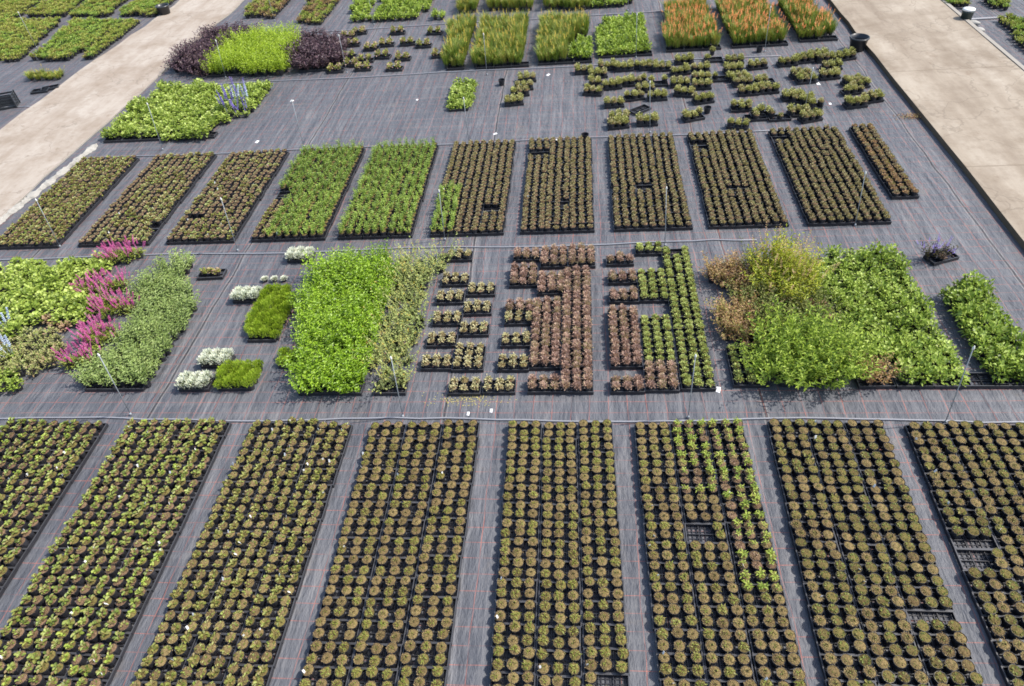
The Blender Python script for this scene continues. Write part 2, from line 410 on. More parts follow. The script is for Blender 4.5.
def tag(o, label, cat, group=None, kind=None):
    if label:
        o['label'] = label
        if len(label.split()) > 16: print('LONG', len(label.split()), label)
    if cat: o['category'] = cat
    if group: o['group'] = group
    if kind: o['kind'] = kind
    return o
def link(name, me, parent=None, loc=(0, 0, 0), rz=0):
    o = bpy.data.objects.new(name, me); o.location = loc; o.rotation_euler = (0, 0, rz)
    if parent is not None: o.parent = parent
    COL.objects.link(o); return o
def single(name, g, label, cat, loc=(0, 0, 0), rz=0, group=None, kind=None, smooth=False):
    return tag(link(name, mesh_of(g, name, smooth), None, loc, rz), label, cat, group, kind)
def empty(name, loc, label, cat, rz=0, group=None):
    o = link(name, None, None, loc, rz); return tag(o, label, cat, group)

KIND = {}
class Kind:
    """one kind of plant in a pot: several variants, each a list of (part name, Geo); the first part may be the thing's own mesh"""
    def __init__(self, name, cat, group, variants, cap=300, root_mesh=False, mass=None):
        self.name, self.cat, self.group, self.cap, self.root_mesh, self.mass = name, cat, group, cap, root_mesh, mass
        self.var = variants
        self.mesh = [[(p, mesh_of(g, p)) for p, g in v['parts']] for v in variants]
        self.queue = []
        KIND[name] = self
    def put(self, x, y, z, rz, s, v, label, extra=()):
        self.queue.append((x, y, z, rz, s, v, label, extra))
    def flush(self):
        q = [a for a in self.queue if seen(a[0], a[1])]
        q.sort(key=lambda a: a[0]**2+a[1]**2+(CAM_H-a[2])**2)
        for (x, y, z, rz, s, v, label, extra) in q[:self.cap]:
            parts = self.mesh[v]
            if self.root_mesh:
                r = link(self.name, parts[0][1], None, (x, y, z), rz); rest = parts[1:]
            else:
                r = link(self.name, None, None, (x, y, z), rz); rest = parts
            r.scale = (s[0], s[0], s[1])
            if 'seedling' in self.name: r.rotation_euler = (random.gauss(0, .05), random.gauss(0, .05), rz)
            tag(r, label, self.cat, self.group)
            for p, me in rest: link(p, me, r)
            for p, me in extra: link(p, me, r)
        rest = q[self.cap:]
        if rest:
            g = Geo()
            for (x, y, z, rz, s, v, label, extra) in rest:
                c, sn = math.cos(rz), math.sin(rz)
                Rm = np.array([[c, -sn, 0], [sn, c, 0], [0, 0, 1]])
                for p, gg in self.var[v]['parts']:
                    V = (gg.verts()*np.array([s[0], s[0], s[1]]))@Rm.T+np.array([x, y, z])
                    o = g.k; g.V.append(V); g.F += [tuple(i+o for i in f) for f in gg.F]; g.M += gg.M; g.k += len(V)
            single(self.mass or self.name, g, 'the farther pots of the '+self.group, 'pot plants', kind='stuff')

DX, DY = .1525, .1215            # pot spacing in a tray
TW, TD = 3*DX, 2*DY

TAGM = [mesh_of(tag_geo(), 'plant_label') for _ in range(4)]
TAGP = [mesh_of(tag_geo('label_pink'), 'plant_label') for _ in range(2)]

def mk(parts): return parts
def potted(soil, fn, look, r=.0605):
    g = Geo(); dome(g, .064, .013, 60, .022, .011, {'soil_tan': 'thatch_tan', 'soil_olive': 'thatch_olive', 'soil_brown': 'thatch_brown'}[soil], POT_H-.007, up=.3, jit=.7, fill=.55)
    fn(g); return {'parts': [('pot', pot_geo(r)), ('compost', soil_geo(soil, r-.003)), ('seedling', g)], 'look': look}

ZS = POT_H-.008
def v_grass(n, L, m, m2, k):
    def f(g):
        blades(g, .052, 22, .024, .007, 'thatch_tan', ZS+.006, 2.2, .2)
        blades(g, .022, n, L*1.1, .009, m, ZS, 1.3, .35)
        blades(g, .012, 12, .018, .010, 'core_dark', ZS+.012, 1.5, .2)  # dark blades paint the shade of a hollow at the pot's centre
        if k: blades(g, .015, k, L*1.6, .009, m2, ZS, 1.3, .5)
    return f
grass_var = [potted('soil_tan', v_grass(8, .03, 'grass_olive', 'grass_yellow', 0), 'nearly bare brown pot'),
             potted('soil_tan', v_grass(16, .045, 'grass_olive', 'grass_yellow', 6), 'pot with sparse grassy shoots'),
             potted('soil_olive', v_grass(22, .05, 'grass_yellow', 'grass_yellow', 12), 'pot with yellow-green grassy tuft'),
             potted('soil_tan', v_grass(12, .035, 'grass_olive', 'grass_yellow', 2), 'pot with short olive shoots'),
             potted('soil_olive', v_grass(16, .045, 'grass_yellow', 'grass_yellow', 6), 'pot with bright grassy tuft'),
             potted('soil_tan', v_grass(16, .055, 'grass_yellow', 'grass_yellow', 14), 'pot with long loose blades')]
def v_broad(n, L, m, z=.02, low=18):
    def f(g):
        blades(g, .048, low, .02, .007, 'grass_olive', ZS, 1.6, .3)
        a = RNG.uniform(0, 2*PI, n); s = RNG.uniform(.4, 1.6, n); r = RNG.uniform(.0, .03, n)
        P = np.stack([r*np.cos(a), r*np.sin(a), ZS+RNG.uniform(0, z, n)], 1)
        D = np.stack([np.cos(a)*s, np.sin(a)*s, np.full(n, .9)], 1)
        Ls = L*RNG.uniform(.7, 1.2, n)
        leaves(g, P, D, Ls, Ls*.52, m, .45, True)
    return f
broad_var = [potted('soil_brown', v_broad(11, .052, 'broad_green', .03), 'pot with few broad leaves'),
             potted('soil_brown', v_broad(18, .055, 'broad_green', .035), 'pot with spreading broad leaves'),
             potted('soil_brown', v_broad(24, .058, 'broad_green', .05), 'full leafy pot'),
             potted('soil_olive', v_broad(15, .062, 'broad_green', .045), 'pot with lanky broad leaves'),
             potted('soil_brown', v_broad(7, .045, 'broad_green'), 'mostly brown pot with small leaves'),
             potted('soil_olive', v_broad(14, .052, 'fresh_green', .03), 'bright leafy pot')]
ros_var = [potted('soil_tan', v_broad(12, .044, 'rosette_green', .018), 'pot with small rosette'),
           potted('soil_olive', v_broad(18, .048, 'rosette_green', .022), 'pot with full rosette'),
           potted('soil_tan', v_broad(8, .040, 'rosette_green', .014), 'brown pot with thin rosette'),
           potted('soil_olive', v_broad(16, .054, 'rosette_green', .028), 'pot with wide rosette'),
           potted('soil_tan', v_broad(10, .042, 'broad_green', .02), 'pot with bright rosette')]
low_var = [potted('soil_olive', v_broad(7, .034, 'dull_green', .01), 'pot with low dull leaves'),
           potted('soil_tan', v_broad(4, .03, 'dull_green', .008), 'mostly brown pot'),
           potted('soil_olive', v_broad(10, .042, 'dull_green', .012), 'pot with green tuft'),
           potted('soil_olive', v_broad(12, .045, 'rosette_green', .012), 'pot with brighter green tuft'),
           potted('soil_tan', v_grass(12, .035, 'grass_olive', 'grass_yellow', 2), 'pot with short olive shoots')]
def v_shoot(k, L):
    def f(g):
        blades(g, .045, 20, .022, .006, 'grass_olive', ZS, 1.6, .3)
        stems(g, .030, .05, k, 4, L, L*.34, 'fresh_green', ZS, .5, .2)
        n = 5
        a = RNG.uniform(0, 2*PI)+np.arange(n)*2*PI/n
        D = np.stack([np.cos(a), np.sin(a), np.full(n, .8)], 1)
        leaves(g, np.tile([0, 0, ZS+.03], (n, 1)), D, L*1.25, L*.36, 'fresh_green', .3)
    return f
shoot_var = [potted('soil_brown', v_shoot(2, .045), 'pot with bright green shoots'),
             potted('soil_brown', v_shoot(4, .050), 'pot with bushy bright shoots'),
             potted('soil_tan', v_shoot(1, .042), 'pot with one bright shoot'),
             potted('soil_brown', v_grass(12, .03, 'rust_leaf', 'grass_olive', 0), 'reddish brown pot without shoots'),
             potted('soil_olive', v_shoot(3, .058), 'pot with star-like bright shoots')]
C = 'potted seedling'
Kind('broadleaf_seedling', C, 'leafy seedlings in the front beds', broad_var, 330)
Kind('rosette_seedling', C, 'rosette seedlings in the third front bed', ros_var, 300)
Kind('tufted_seedling', C, 'tufted seedlings in the fourth front bed', grass_var, 300)
Kind('grassy_seedling', C, 'grassy seedlings in the front beds', grass_var, 330)
Kind('shooting_seedling', C, 'bright shoots in the sixth front bed', shoot_var, 300)
Kind('low_seedling', C, 'low dull seedlings in the front beds', low_var, 345)

def small(soilm, fn, look, r=.0605):
    """small far pot: pot and plant only"""
    g = Geo(); fn(g)
    p = pot_geo(r, POT_H, 8); s = soil_geo(soilm, r-.003, n=8); p.V += s.V; p.F += [tuple(i+p.k for i in f) for f in s.F]; p.M += s.M; p.k += s.k
    return {'parts': [('plant', g), ('pot', p)], 'look': look}
def f_mound(m, R, Hh, n, L, Wd, **k):
    return lambda g: dome(g, R, Hh, n, L, Wd, m, ZS-.005, **k)
bud_var = [small('soil_brown', f_mound('bronze_bud', .061, .062, 70, .034, .017, up=.8), 'brown budding pot'),
           small('soil_brown', f_mound('bronze_bud', .061, .075, 70, .036, .017, up=.9), 'tall brown budding pot'),
           small('soil_olive', f_mound('bronze_bud', .060, .056, 60, .034, .019, up=.6), 'low olive budding pot')]
Kind('bronze_bud_plant', 'potted plant', 'brown budding pots in the middle-distance beds', bud_var, 300, False, 'bronze_bud_plant')
ora_var = [small('soil_brown', f_mound('bronze_bud', .066, .05, 65, .034, .018, up=.6), 'rusty brown leafy pot'),
           small('soil_brown', f_mound('tawny_leaf', .066, .05, 65, .034, .018, up=.6), 'tan brown leafy pot')]
Kind('rusty_plant', 'potted plant', 'rusty pots of the narrow last bed', ora_var, 300)
lv_var = [small('soil_brown', lambda g: dome(g, .072, .06, 40, .05, .028, 'rosette_green', ZS-.005, up=.4, round_=True), 'olive leafy pot'),
          small('soil_brown', lambda g: dome(g, .066, .05, 28, .05, .026, 'broad_green', ZS-.005, up=.4, round_=True), 'thin green leafy pot'),
          small('soil_brown', lambda g: dome(g, .062, .035, 40, .034, .018, 'bronze_bud', ZS-.005, up=.4), 'brown short pot'),
          small('soil_tan', lambda g: dome(g, .07, .055, 36, .048, .024, 'variegated', ZS-.005, up=.4, round_=True), 'yellowish leafy pot')]
Kind('mottled_plant', 'potted plant', 'mottled leafy pots beside the left road', lv_var, 300)
gl_var = [small('soil_olive', lambda g: stems(g, .036, .14, 8, 8, .038, .017, 'tray_green', ZS-.01, .25), 'bright green bushy pot'),
          small('soil_olive', lambda g: stems(g, .038, .16, 8, 9, .036, .016, 'tray_green', ZS-.01, .25), 'tall bright green pot'),
          small('soil_olive', lambda g: stems(g, .036, .12, 8, 7, .040, .018, 'tray_green', ZS-.01, .3), 'low bright green pot')]
Kind('green_bushy_plant', 'potted plant', 'bright green bushy pots in two middle-distance beds', gl_var, 300)

# clipped mounds of the middle row
rust_var = [small('soil_brown', f_mound('rust_leaf', .078, .095, 130, .040, .020, up=.6), 'rust-brown twiggy mound'),
            small('soil_brown', f_mound('rust_leaf', .076, .108, 130, .042, .020, up=.8), 'tall rust-brown mound'),
            small('soil_tan', lambda g: (f_mound('rust_leaf', .078, .095, 100, .034, .017, up=.6)(g), f_mound('bronze_bud', .078, .10, 50, .034, .016)(g)), 'tan-flecked brown mound')]
Kind('rust_mound', 'potted plant', 'rust-brown clipped mounds in trays', rust_var, 300)
pale_var = [small('soil_brown', lambda g: (dome(g, .066, .055, 55, .042, .02, 'pale_cream', ZS, up=.5), stems(g, .03, .07, 3, 4, .035, .016, 'pale_cream', ZS, .3)), 'cream and olive tuft'),
            small('soil_brown', lambda g: (dome(g, .064, .055, 45, .042, .022, 'pale_cream', ZS, up=.3), dome(g, .045, .04, 14, .035, .016, 'straggly_green', ZS)), 'pale shaggy tuft'),
            small('soil_tan', lambda g: (dome(g, .062, .06, 42, .045, .02, 'pale_cream', ZS, up=.8), dome(g, .05, .03, 18, .03, .016, 'bronze_bud', ZS)), 'tall pale tuft')]
Kind('cream_tuft', 'potted plant', 'cream tufts in spaced-out trays', pale_var, 300)
lime_var = [small('soil_olive', f_mound('lime_mound', .064, .062, 120, .034, .018, up=.5), 'rounded lime mound'),
            small('soil_olive', f_mound('lime_mound', .063, .07, 120, .034, .018, up=.6), 'taller lime mound'),
            small('soil_olive', f_mound('lime_mound', .064, .058, 120, .036, .019, up=.4), 'broad lime mound')]
Kind('lime_mound', 'potted plant', 'lime mounds in close rows', lime_var, 300)
eup_var = [small('soil_olive', lambda g: (dome(g, .082, .09, 75, .045, .02, 'tuft_leaf', ZS, up=.6), dome(g, .078, .11, 55, .034, .024, 'tuft_tip', ZS, up=.8)), 'yellow-green tuft'),
           small('soil_olive', lambda g: (dome(g, .070, .08, 60, .045, .018, 'tuft_leaf', ZS, up=.6), dome(g, .075, .10, 50, .034, .024, 'tuft_tip', ZS, up=.8)), 'dark and lime tuft'),
           small('soil_brown', lambda g: (dome(g, .065, .08, 50, .045, .018, 'tuft_leaf', ZS, up=.5), dome(g, .07, .09, 40, .034, .022, 'pale_cream', ZS, up=.8)), 'brownish olive tuft')]
eup_var[1]['look'] = 'yellowish tuft'
Kind('olive_tuft', 'potted plant', 'olive tufts in loose far trays', eup_var, 300)

# plants of the solid blocks: the foliage and its pot
def block(fn, look, flowers=None):
    g = Geo(); fn(g)
    P = [('foliage', g)]
    if flowers:
        h = Geo(); flowers(h); P.append(('blossom', h))
    P.append(('pot', pot_geo(.060, POT_H, 8)))
    return {'parts': P, 'look': look}
def var(n, fn, look, flowers=None): return [block(fn, look, flowers) for _ in range(n)]
B = 'garden plant'
Kind('lime_shrub', B, 'lime green shrubs in a solid block', var(5, lambda g: stems(g, .095, .31, 13, 13, .054, .021, 'lime_leaf', .06, .45), 'bright lime leafy shrub'))
Kind('lime_foliage_plant', B, 'lime broad-leaved plants left of the shrubs', var(5, lambda g: (dome(g, .135, .17, 120, .048, .040, 'heuchera_lime', .07, up=.5, jit=.5, round_=True, fill=.55)), 'lime broad-leaved plant'), 300)
Kind('variegated_plant', B, 'variegated cream and green plants', var(4, lambda g: dome(g, .12, .15, 100, .05, .024, 'variegated', .07, up=.4), 'cream-splashed green plant'))
Kind('blush_plant', B, 'blush-leaved plants', var(3, lambda g: dome(g, .12, .14, 90, .05, .032, 'blush_leaf', .07, up=.4, round_=True), 'pale pinkish leafy plant'))
Kind('sage_plant', B, 'grey-green leafy plants in a block', var(5, lambda g: stems(g, .10, .22, 14, 10, .058, .020, 'sage_leaf', .07, .4), 'grey-green leafy plant'))
def magenta(h): stems(h, .10, .14, 8, 0, .03, .01, 'magenta_bloom', .11, .45, .1, 'magenta_bloom', .10, 22, .019, .022)
Kind('magenta_salvia', B, 'magenta flower spikes', var(4, lambda g: dome(g, .13, .17, 130, .055, .02, 'fresh_green', .06, up=.6), 'magenta-spiked plant', magenta))
def heath(m):
    return lambda g: (dome(g, .105, .11, 260, .05, .010, m, .09, up=1.2, jit=.25, droop=0, fill=.7), dome(g, .10, .09, 90, .04, .012, m, .08, up=.4))
Kind('green_heather', B, 'green heathers in trays', var(4, heath('heather_green'), 'moss-green fine-leaved heather'))
Kind('white_heather', B, 'white-flowering heathers in trays', var(4, lambda g: dome(g, .075, .06, 60, .04, .010, 'heather_base', .08, up=.4), 'white-flowering heather',
     lambda h: dome(h, .092, .105, 230, .042, .014, 'white_bloom', .085, up=1.0, jit=.3, droop=0, fill=.75)))
Kind('straggly_plant', B, 'straggly seeding plants', var(5, lambda g: (stems(g, .12, .36, 7, 9, .035, .022, 'straggly_green', .06, .9, .2), dome(g, .11, .10, 60, .042, .034, 'straggly_base', .08, up=.3, round_=True)), 'straggly pale seeding plant',
     lambda h: stems(h, .10, .40, 4, 3, .03, .018, 'straggly_green', .05, .8, .1, 'yellow_bloom', .02, 4, .012, .014)))
Kind('tall_yellow_plant', B, 'tall yellow-green plants', var(4, lambda g: (stems(g, .13, .54, 15, 18, .07, .022, 'yellow_green', .06, .55), dome(g, .15, .42, 80, .075, .026, 'yellow_green', .06, up=.8)), 'tall yellow-green plant',
     lambda h: stems(h, .10, .60, 4, 0, .02, .01, 'tawny_leaf', .06, .5, .1, 'tawny_leaf', .14, 16, .016, .028)))
Kind('tawny_plant', B, 'tawny-tipped plants', var(4, lambda g: (stems(g, .11, .28, 13, 11, .052, .018, 'tawny_leaf', .06, .7), dome(g, .12, .22, 50, .055, .02, 'tawny_leaf', .07, up=.3)), 'tawny-tipped leafy plant'))
Kind('feathery_plant', B, 'feathery green plants', var(4, lambda g: (stems(g, .14, .42, 14, 16, .062, .020, 'feather_green', .06, .8), dome(g, .15, .32, 60, .07, .03, 'feather_green', .07, up=.3)), 'feathery fresh green plant'))
Kind('dark_green_plant', B, 'dark green leafy plants', var(4, lambda g: (stems(g, .13, .36, 12, 13, .055, .020, 'dull_green', .06, .6), dome(g, .14, .28, 50, .06, .025, 'moss_green', .06, up=.3)), 'dark green leafy plant'))
Kind('big_green_plant', B, 'broad green plants in the right-hand block', var(6, lambda g: (dome(g, .15, .22, 95, .075, .034, 'big_green', .07, up=.25, jit=.5), dome(g, .12, .24, 25, .06, .03, 'big_green', .07, up=.7)), 'broad green cut-leaved plant'))
Kind('purple_shrub', B, 'dark purple shrubs', var(5, lambda g: (stems(g, .15, .30, 14, 11, .07, .032, 'purple_leaf', .06, .7), dome(g, .17, .24, 60, .075, .04, 'purple_leaf', .07, up=.4, round_=True)), 'dark purple shrub'))
Kind('upright_lime_plant', B, 'upright lime plants between the purple shrubs', var(4, lambda g: stems(g, .12, .34, 16, 12, .06, .018, 'upright_lime', .06, .5), 'upright yellow-lime plant'))
def poker(m, nfl, hh=.38, nb=70):
    return (lambda g: blades(g, .085, nb, hh, .012, 'grass_blade', .07, .45, .22)), (lambda h: stems(h, .085, hh*.85, nfl, 0, .02, .008, m, .08, .25, .1, m, .085, 14, .022, .024))
a_, b_ = poker('orange_bloom', 3, .38, 130)
Kind('orange_spike_plant', B, 'orange-flowering grassy plants', var(5, a_, 'grassy plant with orange spikes', b_), 300)
a_, b_ = poker('yellow_bloom', 1, .38, 130)
Kind('yellow_spike_plant', B, 'yellow-flowering grassy plants', var(5, a_, 'grassy plant with yellow spikes', b_), 300)
Kind('small_green_plant', B, 'fresh green plants in the far blocks', var(4, lambda g: dome(g, .12, .14, 80, .06, .03, 'feather_green', .07, up=.4, round_=True), 'fresh green leafy plant'), 300)
Kind('heuchera_bronze', B, 'bronze and olive plants in far trays', var(4, lambda g: (dome(g, .10, .11, 45, .05, .035, 'moss_green', .08, up=.4, round_=True), dome(g, .10, .11, 30, .05, .035, 'rust_leaf', .08, up=.4, round_=True)), 'bronze-tinged leafy plant'))
Kind('roadside_plant', B, 'low green plants beyond the left road', var(5, lambda g: dome(g, .11, .08, 60, .05, .025, 'moss_green', .08, up=.6), 'low green plant beyond the left road')
     + var(3, lambda g: dome(g, .11, .09, 60, .05, .025, 'tray_green', .08, up=.6), 'bright low plant beyond the left road'), 300)
Kind('bronze_bed_plant', B, 'low brownish plants in the topmost beds', var(4, lambda g: dome(g, .11, .09, 60, .045, .022, 'moss_green', .08, up=.6), 'low brownish green plant')
     + var(2, lambda g: dome(g, .11, .09, 60, .045, .022, 'tawny_leaf', .08, up=.6), 'low tawny plant'), 300)
def delph(m): return lambda h: stems(h, .07, .30, 4, 0, .02, .01, m, .08, .3, .1, m, .20, 26, .030, .032)
Kind('blue_delphinium', B, 'pale blue flower spikes', var(3, lambda g: dome(g, .12, .16, 60, .06, .03, 'heuchera_lime', .07, up=.4), 'pale blue flower spikes over green leaves', delph('blue_bloom')))
Kind('violet_delphinium', B, 'violet flower spikes', var(2, lambda g: dome(g, .12, .16, 60, .06, .03, 'heuchera_lime', .07, up=.4), 'violet flower spikes over green leaves', delph('violet_bloom')))
Kind('dark_salvia', B, 'dark flowering plants', var(1, lambda g: stems(g, .10, .26, 14, 10, .05, .018, 'core_dark', .06, .6), 'dark plant with violet flowers',
     lambda h: stems(h, .10, .28, 8, 0, .02, .01, 'violet_bloom', .06, .6, .1, 'violet_bloom', .07, 12, .014, .018)))

# ------------------------------------------------------------------ trays
TRAY = mesh_of(tray_geo(), 'tray'); TRAYG = tray_geo()
front_trays, rear_trays = [], []
def tray(x, y, rz, label, group='black carry trays standing apart', name='carry_tray', z=.006):
    return tag(link(name, TRAY, None, (x, y, z), rz), label, 'tray', group)
def merge(g, gg, x, y, z, rz=0):
    c, s = math.cos(rz), math.sin(rz); Rm = np.array([[c, -s, 0], [s, c, 0], [0, 0, 1]])
    V = gg.verts()@Rm.T+np.array([x, y, z]); o = g.k
    g.V.append(V); g.F += [tuple(i+o for i in f) for f in gg.F]; g.M += gg.M; g.k += len(V)

PZ = .0145                        # pots stand on a tray floor
def wob(s=.006): return random.gauss(0, s)

# ------------------------------------------------------------------ the setting
def sheet(name, x0, x1, y0, y1, z, m, n=1):
    g = Geo(); V = [(x0, y0, z), (x1, y0, z), (x1, y1, z), (x0, y1, z)]
    g.add(V, [(0, 1, 2, 3)], m); return single(name, g, None, None, kind='structure')
MATS['fabric'] = fabric
sheet('ground', -300, 300, -200, 500, -.012, 'earth')
# gently uneven fabric
def fabric_sheet():
    g = Geo(); nx, ny = 170, 150
    xs = np.linspace(-34, 24, nx); ys = np.linspace(-2, 42, ny)
    X, Y = np.meshgrid(xs, ys); Z = np.zeros_like(X)
    V = np.stack([X, Y, Z], -1).reshape(-1, 3)
    F = [(j*nx+i, j*nx+i+1, (j+1)*nx+i+1, (j+1)*nx+i) for j in range(ny-1) for i in range(nx-1)]
    g.add(V, F, 'fabric'); return single('ground_fabric', g, None, None, kind='structure')
fabric_sheet()
MATS['road_r'] = road_mat('sandy_concrete', [16.25, 11.95], (.17, .128, .09), (.275, .225, .17), (.37, .318, .255), (.135, .095, .06)); MATS['road_l'] = road_mat('sandy_track', [], (.235, .18, .135), (.345, .293, .245), (.42, .372, .322), (.20, .145, .10))
def slab(name, quad, z1, m, mside):
    g = Geo(); n = len(quad)
    V = [(x, y, 0.0005) for x, y in quad]+[(x, y, z1) for x, y in quad]
    g.add(V, [tuple(range(n, 2*n))], m); g.add(V, [(i, (i+1) % n, n+(i+1) % n, n+i) for i in range(n)], mside)
    return single(name, g, None, None, kind='structure')
def edge(xa, ya, xb, yb, n, j, rev=False):
    P = [(xa+(xb-xa)*i/n+random.gauss(0, j), ya+(yb-ya)*i/n) for i in range(n+1)]
    return P[::-1] if rev else P
slab('road', edge(9.68, 3, 9.60, 48, 60, .006)+edge(6.90, 3, 6.98, 48, 60, .012, True), .11, 'road_r', 'kerb_concrete')
slab('road', edge(-11.95, 6, -11.2, 48, 60, .03)+edge(-15.05, 6, -13.1, 48, 60, .05, True), .03, 'road_l', 'pale_kerb')
slab('kerb', edge(9.80, 3, 9.72, 48, 50, .004)+edge(9.70, 3, 9.62, 48, 50, .002, True), .118, 'pale_kerb', 'pale_kerb')

# ------------------------------------------------------------------ front beds
def holed(x, y, holes, z=.1):
    a, b = proj(x, y, z)
    return any(x0 < a < x1 and y0 < b < y1 for x0, y0, x1, y1 in holes)
FRONT = [(-8.20, -6.68), (-6.35, -4.87), (-4.54, -3.13), (-2.87, -1.38), (-1.01, .36), (.63, 2.01), (2.31, 3.72), (3.97, 5.36)]
BEDN = ['cut-off first front bed', 'second front bed', 'third front bed', 'fourth front bed', 'fifth front bed', 'sixth front bed', 'seventh front bed', 'last front bed']
FHOLES = [(684, 519, 712, 545), (912, 604, 970, 618), (955, 618, 974, 633), (955, 541, 992, 570), (606, 676, 640, 690)]
YF = 5.885
for bi, (x0, x1) in enumerate(FRONT):
    x0, x1 = x0*.987, x1*.987
    fx = (x1-x0)/(3*TW+.012); gap = .006
    cx = [x0+TW*fx*(i+.5)+gap*i for i in range(3)]
    skew = [.0, .0, -.004, -.0, .004, .004, -.006, -.008][bi]
    sh = [random.gauss(0, .02) for _ in range(3)]
    for ti in range(3):
        for tr in range(15):
            ty = YF+sh[ti]-TD*(tr+.5)
            tx = cx[ti]+skew*tr+wob(.004); trz = wob(.008)
            if not seen(tx, ty, .05, 34): continue
            front_trays.append((tx, ty, trz, f'black tray, {nth(ti+1)} across, {nth(tr+1)} from the pipe, {BEDN[bi]}', fx))
            for r in range(2):
                for c in range(3):
                    px = tx+(c-1)*DX*fx; py = ty+(.5-r)*DY
                    col, row = ti*3+c+1, tr*2+r+1
                    if holed(px, py, FHOLES): continue
                    if bi < 2:
                        k = 'broadleaf_seedling'; v = random.choices(range(6), (3, 4, 3, 3, 2, 2))[0]
                    elif bi == 2: k = 'rosette_seedling'; v = random.choices(range(5), (3, 3, 2, 3, 2))[0]
                    elif bi == 3: k = 'tufted_seedling'; v = random.choices(range(6), (2, 4, 3, 4, 2.5, 1))[0]
                    elif bi == 4 or (bi == 5 and ti == 0): k = 'grassy_seedling'; v = random.choices(range(6), (2, 4, 3.5, 3, 3, 1.2))[0]
                    elif bi == 5:
                        k = 'shooting_seedling'
                        green = (row < 10 and ti == 1) or (ti == 2 and row < 20)
                        v = random.choices(range(5), (3, 3.5, 2.5, 2.2, 3) if green else (.3, 0, 1.2, 4, 0))[0]
                        if not green: k = 'grassy_seedling'; v = random.choices(range(6), (3, 4, 2, 4, 1, .4))[0]
                    else: k = 'low_seedling'; v = random.choices(range(5), (4, 3, 4, 1.2, 3))[0]
                    K = KIND[k]
                    ex = []
                    if (bi < 3 and random.random() < .10) or (c == 0 and random.random() < .10): ex = [('plant_label', random.choice(TAGM))]
                    s = random.uniform(.92, 1.02)
                    K.put(px+wob(.0055), py+wob(.004), PZ+.001, random.uniform(0, 2*PI), (s, s*random.uniform(.92, 1.12)), v,
                          f"{K.var[v]['look']}, {nth(col)} across, {nth(row)} row from pipe, {BEDN[bi]}", ex)

# ------------------------------------------------------------------ third row of beds
REAR = [(-11.42, -10.05), (-9.63, -8.20), (-7.85, -6.50), (-6.17, -4.74), (-4.50, -3.10), (-2.78, -1.41), (-1.13, .21), (.54, 1.91), (2.20, 3.53), (3.86, 5.23)]
RHOLES = [(636, 184, 653, 190), (559, 201, 572, 207), (484, 207, 498, 212), (529, 151, 546, 156), (689, 142, 706, 148), (729, 185, 752, 190), (772, 135, 791, 141),
          (276, 189, 294, 199), (187, 214, 201, 220), (149, 223, 160, 229)]
YR, NR = 13.65, 14
for bi, (x0, x1) in enumerate(REAR):
    x0, x1 = x0*.987, x1*.987
    gap = (x1-x0-3*TW)/2
    name = f'{nth(bi+1)} bed of the middle-distance row'
    short = f'{nth(bi+1)} bed behind the middle pipe'
    for ti in range(3):
        for tr in range(NR):
            tx = x0+TW*(ti+.5)+gap*ti+wob(.006); ty = YR-TD*(tr+.5)+.006*bi
            if bi == 0 and tx-.23 < -11.35+(ty-13.7)*.12-.0: continue
            rear_trays.append((tx, ty, wob(.01)))
            for r in range(2):
                for c in range(3):
                    px = tx+(c-1)*DX; py = ty+(.5-r)*DY
                    if holed(px, py, RHOLES): continue
                    col, row = ti*3+c+1, tr*2+r+1
                    a, b = proj(px, py, .1)
                    if bi <= 2:
                        k = 'mottled_plant'; w = ((5, 4, 2, 2), (2, 1.5, 5, 2.5), (2, 1, 6, 1))[bi]
                        if bi == 1 and col <= 2: w = (0, 0, 1, 0)
                        if bi == 1 and b > 190 and col >= 7: w = (1, 1, 1, 5)
                        v = random.choices(range(4), w)[0]
                    elif bi in (3, 4):
                        k = 'green_bushy_plant'; v = random.randrange(3)
                        if bi == 3 and col <= 2 and b > 199: k = 'mottled_plant'; v = random.choice((0, 2, 2))
                    elif bi == 5 and col <= 3 and b > 187: k = 'green_bushy_plant'; v = random.randrange(3)
                    else: k = 'bronze_bud_plant'; v = random.choices(range(3), (3, 2, 3 if bi > 7 or (bi == 7 and b > 185) else 1))[0]
                    K = KIND[k]; s = random.uniform(.95, 1.02)
                    ex = []
                    if (bi < 3 and random.random() < .05) or (c == 0 and random.random() < .08): ex = [('plant_label', random.choice(TAGM+TAGP[:1]))]
                    K.put(px+wob(.004), py+wob(.003), PZ, random.uniform(0, 2*PI), (s, s*random.uniform(.9, 1.15)), v,
                          f"{K.var[v]['look']}, {nth(col)} across, {nth(row)} row, {short}", ex)
# narrow last bed
for tr in range(11):
    tx, ty = 5.63+wob(.004), 13.74-TD*(tr+.5)
    rear_trays.append((tx, ty, 0))
    for r in range(2):
        for c in range(3):
            K = KIND['rusty_plant']; v = random.choices((0, 1), (1, 1.4) if tr < 7 else (1, 4))[0]
            K.put(tx+(c-1)*DX, ty+(.5-r)*DY, PZ, random.uniform(0, 6), (1, random.uniform(.9, 1.15)), v,
                  f"{K.var[v]['look']}, {nth(c+1)} across, {nth(tr*2+r+1)} row of the narrow bed by the right road")

